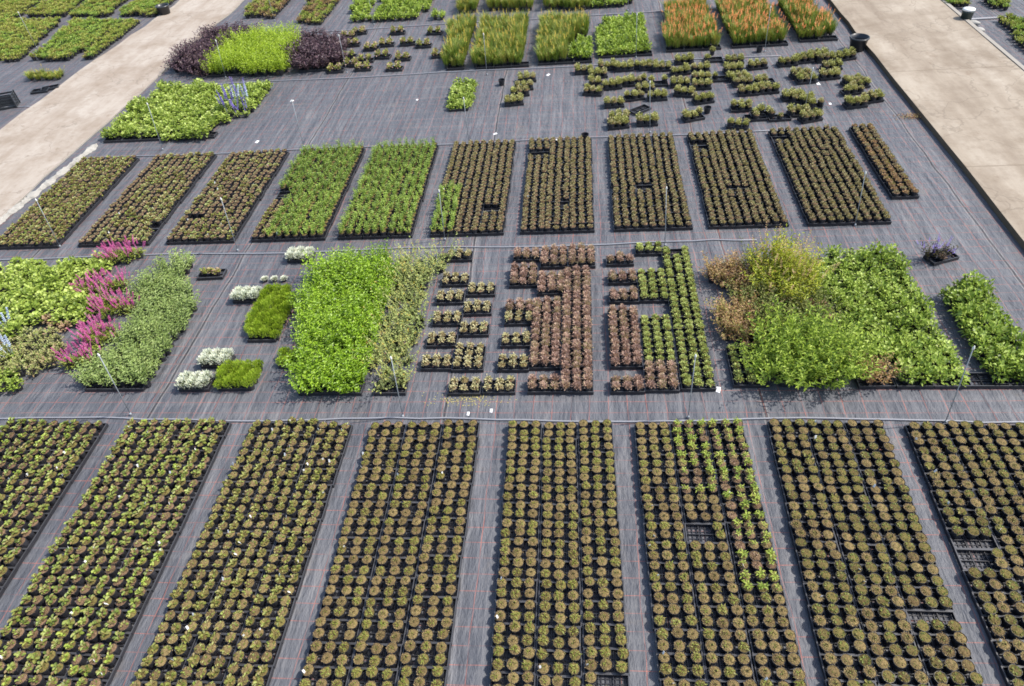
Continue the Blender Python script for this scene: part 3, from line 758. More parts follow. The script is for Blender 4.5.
# ------------------------------------------------------------------ middle row: trays of mounds
def tray_block(xl, yb, nx, ny, kind, where, weights=None, skip=(), rz=0, grp='black carry trays standing apart', yback=None, lab=None):
    x0, y0 = G(xl, yb)
    if yback is not None: ny = max(1, round((G(xl, yback)[1]-y0)/TD))
    for i in range(nx):
        for j in range(ny):
            tx, ty = x0+TW*(i+.5)+.004*i, y0+TD*(j+.5)+.003*j
            pos = where if nx*ny == 1 else f'{nth(i+1)} across, {nth(j+1)} from the front, {where}'
            tray(tx, ty, rz+wob(.012), f'black tray of {lab or "pots"}, {pos}')
            K = KIND[kind] if isinstance(kind, str) else None
            for r in range(2):
                for c in range(3):
                    row = j*2+(1-r)+1
                    KK = K or KIND[kind[min(j, len(kind)-1)]]
                    if (i*3+c, row) in skip: continue
                    v = random.choices(range(len(KK.var)), weights)[0] if weights and len(weights) == len(KK.var) else random.randrange(len(KK.var))
                    px, py = (c-1)*DX, (.5-r)*DY
                    s = random.uniform(.93, 1.05)
                    KK.put(tx+px+wob(.004), ty+py+wob(.004), PZ, random.uniform(0, 6.28), (s, s*random.uniform(.9, 1.12)), v,
                           f"{KK.var[v]['look']}, {nth(i*3+c+1)} across, {nth(row)} row, {where}")
PALE = [(446, 263, 'by the pipe'), (441.5, 288, 'second back, left column'), (467, 298, 'right column, farthest back'),
        (436, 306, 'left column, third back'), (462.5, 317, 'right column, second back'), (432.5, 327.5, 'left column, fourth back'), (459, 338, 'right column, third back'),
        (426.5, 349, 'left column, fifth back'), (421, 372, 'nearest, by double tray')]
for i, (x, y, w) in enumerate(PALE): tray_block(x, y, 1, 1, 'cream_tuft', 'cream trays '+w, lab='cream tufts')
tray_block(452, 373, 1, 2, 'cream_tuft', 'double cream tray', lab='cream tufts')
tray_block(448, 396.5, 1, 1, 'cream_tuft', 'front tray over spilt petals', lab='cream tufts')
tray_block(482.5, 395.5, 1, 1, 'cream_tuft', 'front tray right of the petals', lab='cream tufts')
tray_block(500.5, 349, 1, 1, 'cream_tuft', 'cream tray left of brown block, middle', lab='cream tufts')
tray_block(497, 373, 1, 1, 'cream_tuft', 'cream tray left of brown block, nearest', lab='cream tufts')
tray_block(504, 327, 1, 2, ['cream_tuft', 'rust_mound'], 'mixed tray beside block', lab='mixed tufts')
tray_block(513, 263, 1, 1, 'rust_mound', 'brown tray on the pipe, left', lab='brown mounds')
tray_block(509, 289, 1, 2, 'rust_mound', 'brown pair behind mixed trays', lab='mounds')
tray_block(540, 270, 2, 2, 'rust_mound', 'brown group on the pipe', lab='brown mounds')
tray_block(537, 297, 1, 2, 'rust_mound', 'brown pair notched into block', lab='brown mounds')
tray_block(560, 395, 1, 1, 'rust_mound', 'big brown block, right column', yback=275.5, lab='brown mounds')
tray_block(528.5, 371, 1, 1, 'rust_mound', 'big brown block, left column', yback=308, lab='brown mounds')
tray_block(527, 395, 1, 1, 'rust_mound', 'front brown tray by big block', lab='brown mounds')
tray_block(606, 267.5, 1, 1, 'rust_mound', 'brown tray on pipe by lime', skip=((2, 2), (0, 2)), lab='brown mounds')
tray_block(608, 286, 1, 1, 'rust_mound', 'lone brown tray, second from pipe', lab='brown mounds')
tray_block(609, 305, 1, 1, 'rust_mound', 'lone brown tray, third from pipe', lab='brown mounds')
tray_block(610, 370, 1, 1, 'rust_mound', 'brown column left of lime', yback=318, lab='brown mounds')
tray_block(610.5, 395, 1, 1, 'rust_mound', 'front brown tray under column', lab='brown mounds')
tray_block(645, 393.5, 1, 2, 'rust_mound', 'brown pair before the lime', lab='brown mounds')
tray_block(635, 257, 1, 1, 'lime_mound', 'lime tray on the pipe', lab='lime mounds')
tray_block(639, 304, 1, 3, 'lime_mound', 'lime group behind bare gap', lab='lime mounds')
tray_block(643.5, 367, 1, 4, 'lime_mound', 'lime group before bare gap', lab='lime mounds')
tray_block(681, 392, 1, 1, 'lime_mound', 'long lime column', yback=252, skip=((1, 25), (1, 26), (1, 27), (1, 28)), lab='lime mounds')
tray_block(733, 388.5, 1, 3, 'lime_mound', 'lime rows under tawny plants', lab='lime mounds')

# ------------------------------------------------------------------ solid blocks of plants
def inside(x, y, P):
    c = False; n = len(P)
    for i in range(n):
        (xa, ya), (xb, yb) = P[i], P[(i+1) % n]
        if (ya > y) != (yb > y) and x < (xb-xa)*(y-ya)/(yb-ya)+xa: c = not c
    return c
ALLPOS = []
def mass(kind, pts, dx, dy, where, jit=.12, s=(.9, 1.12), hs=1.0, trays=True, weights=None, mask=None):
    """fill a footprint (photo corners with their heights) with single plants on a grid"""
    P = [G(*p) for p in pts]
    xs = [p[0] for p in P]; ys = [p[1] for p in P]
    y = min(ys)+dy*.45; row = 0
    K = KIND[kind]
    while y < max(ys):
        row += 1; col = 0; x = min(xs)+dx*.45
        while x < max(xs):
            if inside(x, y, P) and not any(abs(x-a)+abs(y-b) < .10 for a, b in ALLPOS):
                col += 1
                v = random.choices(range(len(K.var)), weights)[0] if weights else random.randrange(len(K.var))
                q = random.uniform(*s)
                px, py = x+random.gauss(0, jit*dx*.5), y+random.gauss(0, jit*dy*.5)
                ALLPOS.append((px, py))
                K.put(px, py, .002, random.uniform(0, 6.28), (q, q*hs*random.uniform(.78, 1.22)*(1+.14*math.sin(3.1*px+1.7*py)*math.sin(2.3*py-px))), v,
                      f"{K.var[v]['look']}, {nth(col)} across, {nth(row)} row, {where}")
            x += dx
        y += dy
def mtray(px, py, n, where, rz=0):
    """trays showing along the front edge of a solid block"""
    x0, y0 = G(px, py)
    for i in range(n): tray(x0+TW*(i+.5)+.004*i, y0+TD*.5, rz+wob(.01), f'black tray, {nth(i+1)} along the front edge under {where}')

# middle row
mass('lime_shrub', [(300, 396, 0), (364, 396, 0), (368, 352, .05), (384, 305, .08), (394, 268, .1), (392, 250, .25), (338, 253, .25), (320, 268, .15), (302, 308, .08), (304, 334, .05), (310, 345, .05), (302, 362, 0)], .155, .14, 'lime block')
mass('straggly_plant', [(374, 393, 0), (408, 393, 0), (412, 352, .1), (428, 305, .1), (444, 262, .1), (438, 250, .2), (402, 256, .2), (394, 290, .1), (380, 350, .05)], .20, .22, 'straggly block', jit=.35, s=(.8, 1.4))
mass('lime_foliage_plant', [(-12, 262, .18), (46, 258, .18), (47, 266, .1), (28, 290, .08), (8, 318, .08), (-12, 330, .08)], .21, .19, 'farthest left block')
mass('magenta_salvia', [(110, 252, .1), (140, 250, .1), (142, 259, 0), (128, 265, 0), (110, 264, 0)], .17, .15, 'clump by the pipe')
mass('magenta_salvia', [(82, 284, .15), (118, 276, .15), (130, 290, 0), (104, 298, 0), (86, 298, 0)], .17, .15, 'clump among lime plants')
mass('magenta_salvia', [(104, 302, .1), (130, 298, .1), (140, 312, 0), (112, 322, 0), (104, 320, 0)], .17, .15, 'clump beside sage')
mass('magenta_salvia', [(80, 334, .12), (116, 322, .12), (121, 338, 0), (106, 350, 0), (86, 348, 0)], .17, .15, 'large clump left of sage')
mass('magenta_salvia', [(66, 358, .1), (100, 351, .1), (92, 368, 0), (69, 370, 0)], .18, .16, 'nearest clump')
mass('lime_foliage_plant', [(60, 262, .18), (108, 254, .18), (108, 270, .1), (82, 282, .1), (86, 300, .05), (104, 300, .05), (104, 318, .05), (74, 322, .08), (42, 318, .08), (14, 338, .08), (16, 308, .08), (36, 282, .08)], .20, .18, 'block among magenta', s=(1.0, 1.3))
mass('blush_plant', [(44, 318, .1), (74, 314, .1), (72, 330, .02), (50, 332, .02)], .19, .17, 'patch before magenta')
mass('variegated_plant', [(-8, 334, .1), (20, 332, .1), (48, 330, .1), (66, 342, .1), (60, 364, 0), (42, 377, 0), (10, 374, .1), (-8, 372, .1)], .19, .17, 'left patch')
mass('lime_foliage_plant', [(-12, 368, .1), (26, 368, .1), (29, 380, 0), (24, 390, 0), (-12, 393, 0)], .21, .19, 'corner patch')
mass('blue_delphinium', [(-6, 330, .05), (10, 330, .05), (12, 345, 0), (-6, 345, 0)], .18, .2, 'upper spot at left edge')
mass('blue_delphinium', [(-6, 352, .05), (16, 352, .05), (18, 366, 0), (-6, 366, 0)], .2, .2, 'lower spot at left edge')
mass('sage_plant', [(141, 280, .12), (160, 266, .15), (193, 255, .15), (198, 263, 0), (187, 286, 0), (199, 309, 0), (152, 389, 0), (84, 389, 0), (98, 366, .05), (124, 332, .1), (140, 305, .1), (136, 292, .08)], .19, .17, 'sage block')
mass('green_heather', [(271, 289, .06), (296, 287, .06), (286, 326, 0), (277, 341, 0), (249, 341, 0), (255, 318, 0), (263, 304, .03)], DX, DY, 'long heather patch')
mass('green_heather', [(226, 366, .06), (264, 365, .06), (258, 391, 0), (216, 391, 0)], DX, DY, 'front heather patch')
mass('green_heather', [(281, 355, .06), (302, 355, .06), (301, 367, 0), (279, 367, 0)], DX, DY, 'heather beside lime block')
def heath_tray(px, py, kind, where, rz=0, full=6):
    x, y = G(px, py); tray(x, y, rz, f'black tray of white heathers {where}')
    n = 0
    for r in range(2):
        for c in range(3):
            n += 1
            if n > full: continue
            a, b = (c-1)*DX, (r-.5)*DY
            K = KIND[kind]; v = random.randrange(len(K.var))
            K.put(x+a*math.cos(rz)-b*math.sin(rz), y+a*math.sin(rz)+b*math.cos(rz), PZ, random.uniform(0, 6), (1.2, random.uniform(.95, 1.1)), v,
                  f"{K.var[v]['look']}, {nth(c+1)} across, {'front' if r == 0 else 'back'} row, tray {where}")
heath_tray(302, 259, 'white_heather', 'by the pipe')
heath_tray(249, 299, 'white_heather', 'left of long heather patch')
heath_tray(219, 363, 'white_heather', 'behind the front heather patch')
heath_tray(198, 386, 'white_heather', 'left of front heather patch')
x, y = G(277, 281); K = KIND['white_heather']
for i in range(3): K.put(x-.2+.17*i, y, .002, i, (.8, .5), i % 4, f'low half-hidden white heather, {nth(i+1)} along, behind the long heather patch')
mtray(219, 391.5, 1, 'front heather patch'); mtray(248, 343, 1, 'long heather patch'); mtray(299, 396, 2, 'lime block'); mtray(374, 396, 1, 'straggly block'); mtray(86, 392, 2, 'sage block')
mtray(279, 369, 1, 'heather beside lime block')

# right-hand side
mass('tall_yellow_plant', [(762, 268, .1), (806, 262, .1), (820, 298, .08), (786, 304, .08), (760, 290, .08)], .19, .18, 'mixed block')
mass('tawny_plant', [(707, 272, .12), (740, 262, .12), (757, 288, .06), (735, 296, 0), (713, 288, 0)], .16, .14, 'upper tawny clump')
mass('tawny_plant', [(718, 306, .12), (752, 296, .12), (754, 330, .06), (738, 349, 0), (722, 338, 0)], .16, .14, 'lower tawny clump')
mass('dark_green_plant', [(738, 296, .05), (760, 294, .08), (816, 304, .08), (838, 322, .08), (800, 332, .08), (768, 342, .06), (746, 346, .0)], .20, .18, 'centre of mixed block')
mass('feathery_plant', [(768, 342, .06), (824, 330, .1), (856, 350, .06), (856, 378, 0), (838, 385, 0), (800, 389, 0), (766, 387, 0), (754, 364, .03)], .20, .18, 'front of mixed block', s=(1.0, 1.3))
mass('dark_green_plant', [(735, 262, .1), (758, 258, .1), (760, 280, .05), (752, 284, .05)], .18, .18, 'back of mixed block')
mass('tawny_plant', [(863, 366, .12), (888, 366, .12), (891, 384, 0), (861, 386, 0)], .17, .15, 'front brown clump in green block')
mass('blush_plant', [(802, 304, .1), (828, 300, .1), (842, 318, .1), (826, 324, .1)], .19, .17, 'dry patch in mixed block')
mass('big_green_plant', [(812, 256, .15), (893, 246, .15), (914, 282, .06), (932, 312, .06), (960, 372, .02), (958, 386, 0), (893, 387, 0), (889, 364, .05), (858, 366, .05), (852, 348, .05), (836, 318, .05), (822, 300, .05), (812, 285, .1)], .21, .19, 'big right block')
mass('big_green_plant', [(944, 290, .1), (968, 279, .12), (1032, 350, .1), (1048, 385, 0), (990, 385, 0), (966, 340, 0), (944, 300, 0)], .20, .18, 'strip by right road', s=(1.0, 1.25))
mtray(896, 389.5, 4, 'big right block'); mtray(858, 389.5, 1, 'brown clump'); mtray(994, 387, 2, 'right strip')
x, y = G(937, 259); tray(x+.05, y, .35, 'tilted black tray holding the dark violet-flowered plants')
for i, (a, b) in enumerate(((-.16, .0), (-.03, .06), (.02, -.04))):
    KIND['dark_salvia'].put(x+a, y+b, PZ, i, (.85, .95), 0, f"dark plant with violet flowers, {('left', 'rear', 'front')[i]} in the tilted tray")
KIND['rust_mound'].put(x+.02, y-.075, PZ, 0, (.95, .8), 0, 'small brown pot at the front corner of the tilted tray')
x, y = G(213, 276); tray(x, y, .05, 'black tray of orange-bronze plants right of the sage block')
for i in range(3):
    KIND['heuchera_bronze'].put(x-.13+.12*i, y+.02*(i % 2), PZ, i, (.75, .9), i, f'orange-bronze plant, {nth(i+1)} across in the tray beside sage')

# ------------------------------------------------------------------ far strip: loose trays of olive tufts
LOOSE = [(584, 72, 0, 6), (598, 76, .1, 6), (598, 84, 0, 4), (593, 93, -.25, 6), (607, 68, 0, 5), (624, 69, 0, 6), (637, 67, 0, 6), (649, 68, 0, 6), (662, 69, 0, 6),
         (612, 87, .1, 6), (625, 84, .1, 6), (638, 83, .2, 2), (658, 84, .0, 2), (645, 90, .1, 6), (634, 98, .2, 5), (657, 98, 0, 6), (614, 105, .05, 6), (619, 119, .0, 6), (618, 126, .15, 6),
         (640, 110, .65, 0), (647, 123, 0, 6), (684, 62, .1, 6), (680, 73, .2, 6), (700, 70, .0, 6), (701, 79, .0, 6), (701, 87, .0, 6), (680, 85, .0, 6), (684, 94, -.3, 6), (703, 101, .2, 6), (693, 118, .3, 5),
         (713, 60, 0, 1), (722, 79, .05, 3), (734, 62, 0, 6), (733, 71, .1, 6), (757, 67, .15, 6), (738, 79, .1, 6), (742, 84, .1, 6), (748, 93, .05, 6), (768, 91, .05, 6), (764, 82, .1, 4),
         (787, 64, .1, 6), (803, 61, .1, 6), (817, 57, .1, 6), (825, 60, .1, 6), (845, 58, .2, 6), (800, 76, .2, 6), (806, 81, .1, 6), (829, 77, .1, 6), (831, 68, .1, 6),
         (852, 83, .3, 6), (858, 86, .2, 6), (852, 92, .2, 4), (855, 105, .1, 6), (871, 100, .2, 6), (792, 98, .1, 6), (802, 101, -.3, 6), (812, 106, -.4, 4),
         (741, 109, .0, 5), (755, 118, 0, 1), (761, 115, .0, 4), (738, 126, -.3, 5), (779, 118, .05, 2), (798, 114, .0, 5), (810, 119, .3, 6)]
def loose(px, py, rz, n, kind, where, lab):
    x, y = G(px, py, .03)
    where0 = where
    tray(x, y, rz, f'{"empty black tray" if n == 0 else "black tray of "+lab} {where}')
    K = KIND[kind]
    order = [(c, r) for r in range(2) for c in range(3)]
    if n < 6: random.shuffle(order)
    for c, r in order[:n]:
        a, b = (c-1)*DX, (r-.5)*DY
        v = random.randrange(len(K.var)); q = random.uniform(1.0, 1.28)
        K.put(x+a*math.cos(rz)-b*math.sin(rz), y+a*math.sin(rz)+b*math.cos(rz), PZ, random.uniform(0, 6), (q, q), v,
              f"{K.var[v]['look']}, {('left', 'middle', 'right')[c]} {'front' if r == 0 else 'back'}, tray {where}")
def zone(px, py):
    if px < 672: return 'left cluster under the lime bed', 0
    if px < 776: return 'centre cluster under the orange beds', 1
    return 'cluster near the big black pot', 2
zc = [0, 0, 0]
for (px, py, rz, n) in sorted(LOOSE, key=lambda a: (zone(a[0], a[1])[1], a[1])):
    z, zi = zone(px, py); zc[zi] += 1
    loose(px, py, rz, n, 'olive_tuft', f'{nth(zc[zi])} from back, {z}', 'olive tufts')
for i, (px, py) in enumerate(((527, 80), (524, 88), (520, 94), (514, 103))): loose(px, py, .1, 6, 'olive_tuft', f'{nth(i+1)} from back, small group on the bare strip', 'olive tufts')
mass('lime_foliage_plant', [(454, 82, .15), (477, 79, .15), (474, 110, 0), (449, 110, 0)], .19, .17, 'lone patch on bare strip')
mtray(449, 112, 1, 'lone lime patch')
# single pots standing about
g = pot_geo(); g.add([(.052*math.cos(i*PI/6), .052*math.sin(i*PI/6), .03) for i in range(12)], [tuple(range(12))], 'pot_plastic')
POTM = mesh_of(g, 'pot')
for px, py, w in ((502, 85, 'on the bare strip by the small group'), (707, 113, 'right of the tilted loose tray'), (759, 52, 'by the far pipe below the orange bed'), (585, 140, 'by the pipe left of the eighth middle-distance bed')):
    x, y = G(px, py); tag(link('plant_pot', POTM, None, (x, y, .002), 0), 'small black empty pot '+w, 'pot', 'small empty pots').scale = (1.35, 1.35, 1.3)
KIND['olive_tuft'].put(*G(712, 55), .002, 0, (1.1, 1.2), 0, 'single olive tuft pot by the far pipe')

# far blocks left
mass('violet_delphinium', [(222, 110, .1), (252, 106, .1), (252, 118, 0), (226, 120, 0)], .2, .22, 'far lime block')
mass('blue_delphinium', [(232, 106, .1), (262, 100, .1), (262, 107, 0), (232, 112, 0)], .3, .3, 'far lime block')
mass('lime_foliage_plant', [(104, 141, 0), (206, 141, 0), (222, 124, 0), (248, 121, 0), (256, 110, 0), (271, 96, 0), (268, 84, .15), (168, 84, .15), (138, 104, .1)], .225, .205, 'block by left road', s=(1.0, 1.25))
mass('purple_shrub', [(176, 72, 0), (178, 60, .15), (216, 30, .2), (262, 28, .2), (246, 42, .1), (216, 60, .1), (203, 78, 0)], .25, .23, 'block by left road', s=(1.08, 1.32))
mass('upright_lime_plant', [(206, 77, 0), (208, 62, .15), (230, 40, .2), (294, 32, .2), (300, 50, .1), (284, 76, 0)], .23, .21, 'far block', s=(1.08, 1.32))
mass('purple_shrub', [(294, 48, .15), (310, 38, .2), (342, 38, .2), (342, 60, .1), (325, 71, 0), (300, 71, 0), (294, 62, .1)], .25, .23, 'right-hand purple clump', s=(1.08, 1.32))
for i, (px, py) in enumerate(((336, 72), (349, 58), (352, 66), (364, 70), (353, 46), (349, 38), (360, 34), (372, 50), (366, 62), (398, 34), (387, 46), (408, 45), (424, 47), (383, 58), (395, 70), (403, 60), (435, 34), (440, 57))):
    x, y = G(px, py); tray(x, y, wob(.08), f'black tray of bronze plants, {nth(i+1)} of the far bronze trays from left')
    for c in range(2):
        for r in range(2):
            KIND['heuchera_bronze'].put(x-.12+.22*c, y-.06+.12*r, PZ, random.uniform(0, 6), (.95, random.uniform(.95, 1.25)), random.randrange(4),
                f"bronze-tinged plant, {('left', 'right')[c]} {('front', 'back')[r]} in the {nth(i+1)} bronze tray from left")
# top blocks
mass('bronze_bed_plant', [(243, 19, 0), (278, 19, 0), (300, -8, 0), (262, -8, 0)], .19, .19, 'first top bed', s=(1.08, 1.32))
mass('bronze_bed_plant', [(296, 25, 0), (322, 25, 0), (345, -8, 0), (318, -8, 0)], .19, .19, 'second top bed', s=(1.08, 1.32))
mass('small_green_plant', [(352, 22, 0), (370, 22, 0), (376, -6, 0), (356, -4, 0)], .24, .22, 'top left green block', s=(1.08, 1.32))
mass('small_green_plant', [(376, 22, 0), (422, 20, 0), (436, -6, 0), (384, -6, 0)], .24, .22, 'top green block', s=(1.08, 1.32))
mass('small_green_plant', [(432, 21, 0), (446, 20, 0), (448, 15, 0), (434, 16, 0)], .22, .2, 'small top patch', s=(1.08, 1.32))
mass('yellow_spike_plant', [(447, 69, 0), (462, 69, 0), (476, 26, 0), (452, 28, 0)], .19, .18, 'first grassy bed')
mass('yellow_spike_plant', [(475, 68, 0), (523, 66, 0), (532, 24, 0), (484, 26, 0)], .19, .18, 'second grassy bed')
mass('yellow_spike_plant', [(538, 64, 0), (566, 63, 0), (573, 40, 0), (590, 39, 0), (590, 22, 0), (542, 24, 0)], .19, .18, 'third grassy bed')
mass('small_green_plant', [(570, 62, 0), (590, 61, 0), (590, 41, 0), (576, 41, 0)], .19, .17, 'patch in third grassy bed', s=(1.08, 1.32))
mass('yellow_spike_plant', [(460, 14, 0), (478, 13, 0), (484, -8, 0), (466, -8, 0)], .2, .19, 'topmost left grassy bed')
mass('yellow_spike_plant', [(488, 12, 0), (532, 11, 0), (536, -8, 0), (494, -8, 0)], .2, .19, 'topmost middle grassy bed')
mass('yellow_spike_plant', [(544, 11, 0), (588, 10, 0), (588, -8, 0), (546, -8, 0)], .2, .19, 'topmost right grassy bed')
mass('small_green_plant', [(598, 57, 0), (648, 55, 0), (645, 18, 0), (634, 20, 0), (600, 24, 0)], .19, .17, 'lime bed between grasses', s=(1.08, 1.32))
mass('small_green_plant', [(592, 9, 0), (636, 5, 0), (634, -6, 0), (590, -6, 0)], .22, .2, 'top patch behind lime bed', s=(1.08, 1.32))
mass('orange_spike_plant', [(666, 51, 0), (716, 49, 0), (705, 8, 0), (664, 12, 0)], .19, .18, 'left orange bed')
mass('orange_spike_plant', [(732, 47, 0), (784, 44, 0), (764, 3, 0), (716, 8, 0)], .19, .18, 'middle orange bed')
mass('orange_spike_plant', [(800, 41, 0), (837, 37, 0), (828, 24, 0), (818, 22, 0), (806, 2, 0), (776, 5, 0)], .19, .18, 'right orange bed')
for px, py, n, w in ((476, 70, 3, 'second grassy bed'), (447, 71, 1, 'first grassy bed'), (538, 66, 3, 'third grassy bed'), (598, 59, 3, 'lime bed'), (666, 53, 3, 'left orange bed'), (732, 49, 3, 'middle orange bed'), (800, 43, 2, 'right orange bed'),
                     (104, 143.5, 6, 'lime block by left road'), (207, 78, 4, 'upright lime block'), (299, 73, 2, 'purple clump')):
    mtray(px, py, n, w)
# beyond the left road
LW = [5, 3, 4, 4, 4, 1, 1, 1]
mass('roadside_plant', [(-8, 62, 0), (21, 62, 0), (62, 22, 0), (-8, 22, 0)], .175, .17, 'first bed', weights=LW, s=(1.08, 1.32))
mass('roadside_plant', [(33, 62, 0), (73, 61, 0), (125, 24, 0), (76, 22, 0)], .175, .17, 'second bed', weights=[2, 2, 2, 2, 2, 3, 3, 3], s=(1.08, 1.32))
mass('roadside_plant', [(82, 60, 0), (94, 60, 0), (143, 22, 0), (129, 23, 0)], .175, .17, 'narrow bed', weights=LW, s=(1.08, 1.32))
mass('roadside_plant', [(-8, 20, 0), (19, 19, 0), (53, -6, 0), (-8, -6, 0)], .175, .17, 'first top bed', weights=LW, s=(1.08, 1.32))
mass('roadside_plant', [(28, 18, 0), (64, 17.5, 0), (98, -6, 0), (60, -6, 0)], .175, .17, 'second top bed', weights=LW, s=(1.08, 1.32))
mass('roadside_plant', [(73, 18, 0), (108, 17.5, 0), (140, -6, 0), (100, -6, 0)], .175, .17, 'third top bed', weights=[2, 2, 2, 2, 2, 3, 3, 3], s=(1.08, 1.32))
mass('roadside_plant', [(119, 17.5, 0), (156, 17, 0), (182, -4, 0), (145, -6, 0)], .175, .17, 'fourth top bed', weights=[2, 2, 2, 2, 2, 3, 3, 3], s=(1.08, 1.32))
mass('yellow_spike_plant', [(30, 81, 0), (64, 80, 0), (65, 75, .0), (31, 76, 0)], .2, .2, 'tray row beyond left road', hs=.55)
for i, (px, py, rz) in enumerate(((41, 92, .2), (51, 89, .4))):
    x, y = G(px, py); tray(x, y, rz, ('empty black tray lying left beyond the left road', 'empty black tray lying nearer the left road')[i])
# beyond the right road
mass('roadside_plant', [(946, 8, 0), (968, 9, 0), (966, -6, 0), (940, -6, 0)], .175, .17, 'bed behind dark bin', s=(1.08, 1.32))
mass('roadside_plant', [(993, 10, 0), (1010, 11, 0), (1002, -6, 0), (978, -6, 0)], .175, .17, 'second bed over right road', s=(1.08, 1.32))
mass('roadside_plant', [(999, 22, 0), (1040, 20, 0), (1040, 60, 0), (1018, 46, 0)], .175, .17, 'near bed over right road', s=(1.08, 1.32))

for K in KIND.values():
    K.flush()

# trays under the front beds, singly; the third row's hidden trays as one mass
front_trays.sort(key=lambda a: a[0]**2+a[1]**2)
for (x, y, rz, lab, fx) in front_trays[:330]: tray(x, y, rz, lab, 'black trays under the front beds', 'seedling_tray').scale = (fx*.99, 1, 1)
rest = front_trays[330:]
if rest:
    g = Geo()
    for (x, y, rz, lab, fx) in rest: merge(g, TRAYG, x, y, .006, rz)
    single('seedling_tray', g, 'farther black trays under the front beds', 'trays', kind='stuff')
g = Geo()
for (x, y, rz) in rear_trays: merge(g, TRAYG, x, y, .006, rz)
single('bedding_tray', g, 'black trays packed under the middle-distance beds', 'trays', kind='stuff')

# ------------------------------------------------------------------ pipes and sprinkler risers
def tube(pts, r, n=8):
    V, F = [], []
    pts = [np.array(p, float) for p in pts]
    for i, p in enumerate(pts):
        d = unit(pts[min(i+1, len(pts)-1)]-pts[max(i-1, 0)])
        a = unit(np.cross(d, [0, .01, 1] if abs(d[2]) < .9 else [1, 0, 0])); b = np.cross(d, a)
        for k in range(n):
            t = 2*PI*k/n; V.append(p+r*(a*math.cos(t)+b*math.sin(t)))
    for i in range(len(pts)-1):
        for k in range(n):
            l = (k+1) % n; F.append((i*n+k, i*n+l, (i+1)*n+l, (i+1)*n+k))
    F.append(tuple(range(n-1, -1, -1))); F.append(tuple((len(pts)-1)*n+k for k in range(n)))
    return V, F
for y, xa, xb, lab in ((5.985, -8.6, 5.6, 'pale irrigation pipe along the back of the front beds'), (9.93, -11.2, 2.9, 'pale irrigation pipe behind the cream and brown trays'),
                       (13.82, -11.2, 4.0, 'pale irrigation pipe along the back of the middle-distance beds'), (17.75, -10.9, 4.9, 'pale irrigation pipe in front of the far grassy beds'),
                       (21.4, -8.5, 6.6, 'farthest pale irrigation pipe behind the grassy beds'), (16.9, -21, -14.6, 'pale irrigation pipe beyond the left road')):
    g = Geo(); n = 40
    g.add(*tube([(xa+(xb-xa)*i/n, y+.03*math.sin(i*.45+y)+wob(.006), .013) for i in range(n+1)], .0125), 'pipe_plastic')
    single('irrigation_pipe', g, lab, 'pipe', group='irrigation pipes', smooth=True)
g = Geo(); xx, yy = G(970, 20.5); g.add(*tube([(9.9, yy, .02), (xx, yy+.02, .02), (xx+1.1, yy+.03, .02)], .03), 'pipe_plastic')
single('irrigation_pipe', g, 'short pale pipe across the fabric beyond the right road', 'pipe', group='irrigation pipes', smooth=True)

def riser(px, py, h, lab, top=None):
    x, y = G(px, py)
    dx = dy = 0
    if top:
        tx, ty = G(top[0], top[1], h); dx, dy = tx-x, ty-y
        d = math.hypot(dx, dy)
        if d > .12: dx, dy = dx*.12/d, dy*.12/d
    r = empty('sprinkler_riser', (x, y, 0), lab, 'sprinkler', group='sprinkler risers')
    g = Geo(); g.add(*tube([(0, 0, .0), (dx*.5, dy*.5, h*.5), (dx, dy, h-.03)], .006, 8), 'riser_plastic'); link('pole', mesh_of(g, 'pole', True), r)
    g = Geo(); V, F = lathe([(.008, h-.03), (.012, h-.022), (.015, h-.002), (.010, h+.012), (.005, h+.03)], 10, True, True); V = np.array(V)+[dx, dy, 0]
    g.add(V, F, 'head_white'); link('sprinkler_head', mesh_of(g, 'sprinkler_head', True), r)
    g = Geo(); g.add(*lathe([(.018, .0), (.018, .032), (.011, .045)], 10, True, True), 'riser_plastic'); link('tee_fitting', mesh_of(g, 'tee_fitting', True), r)
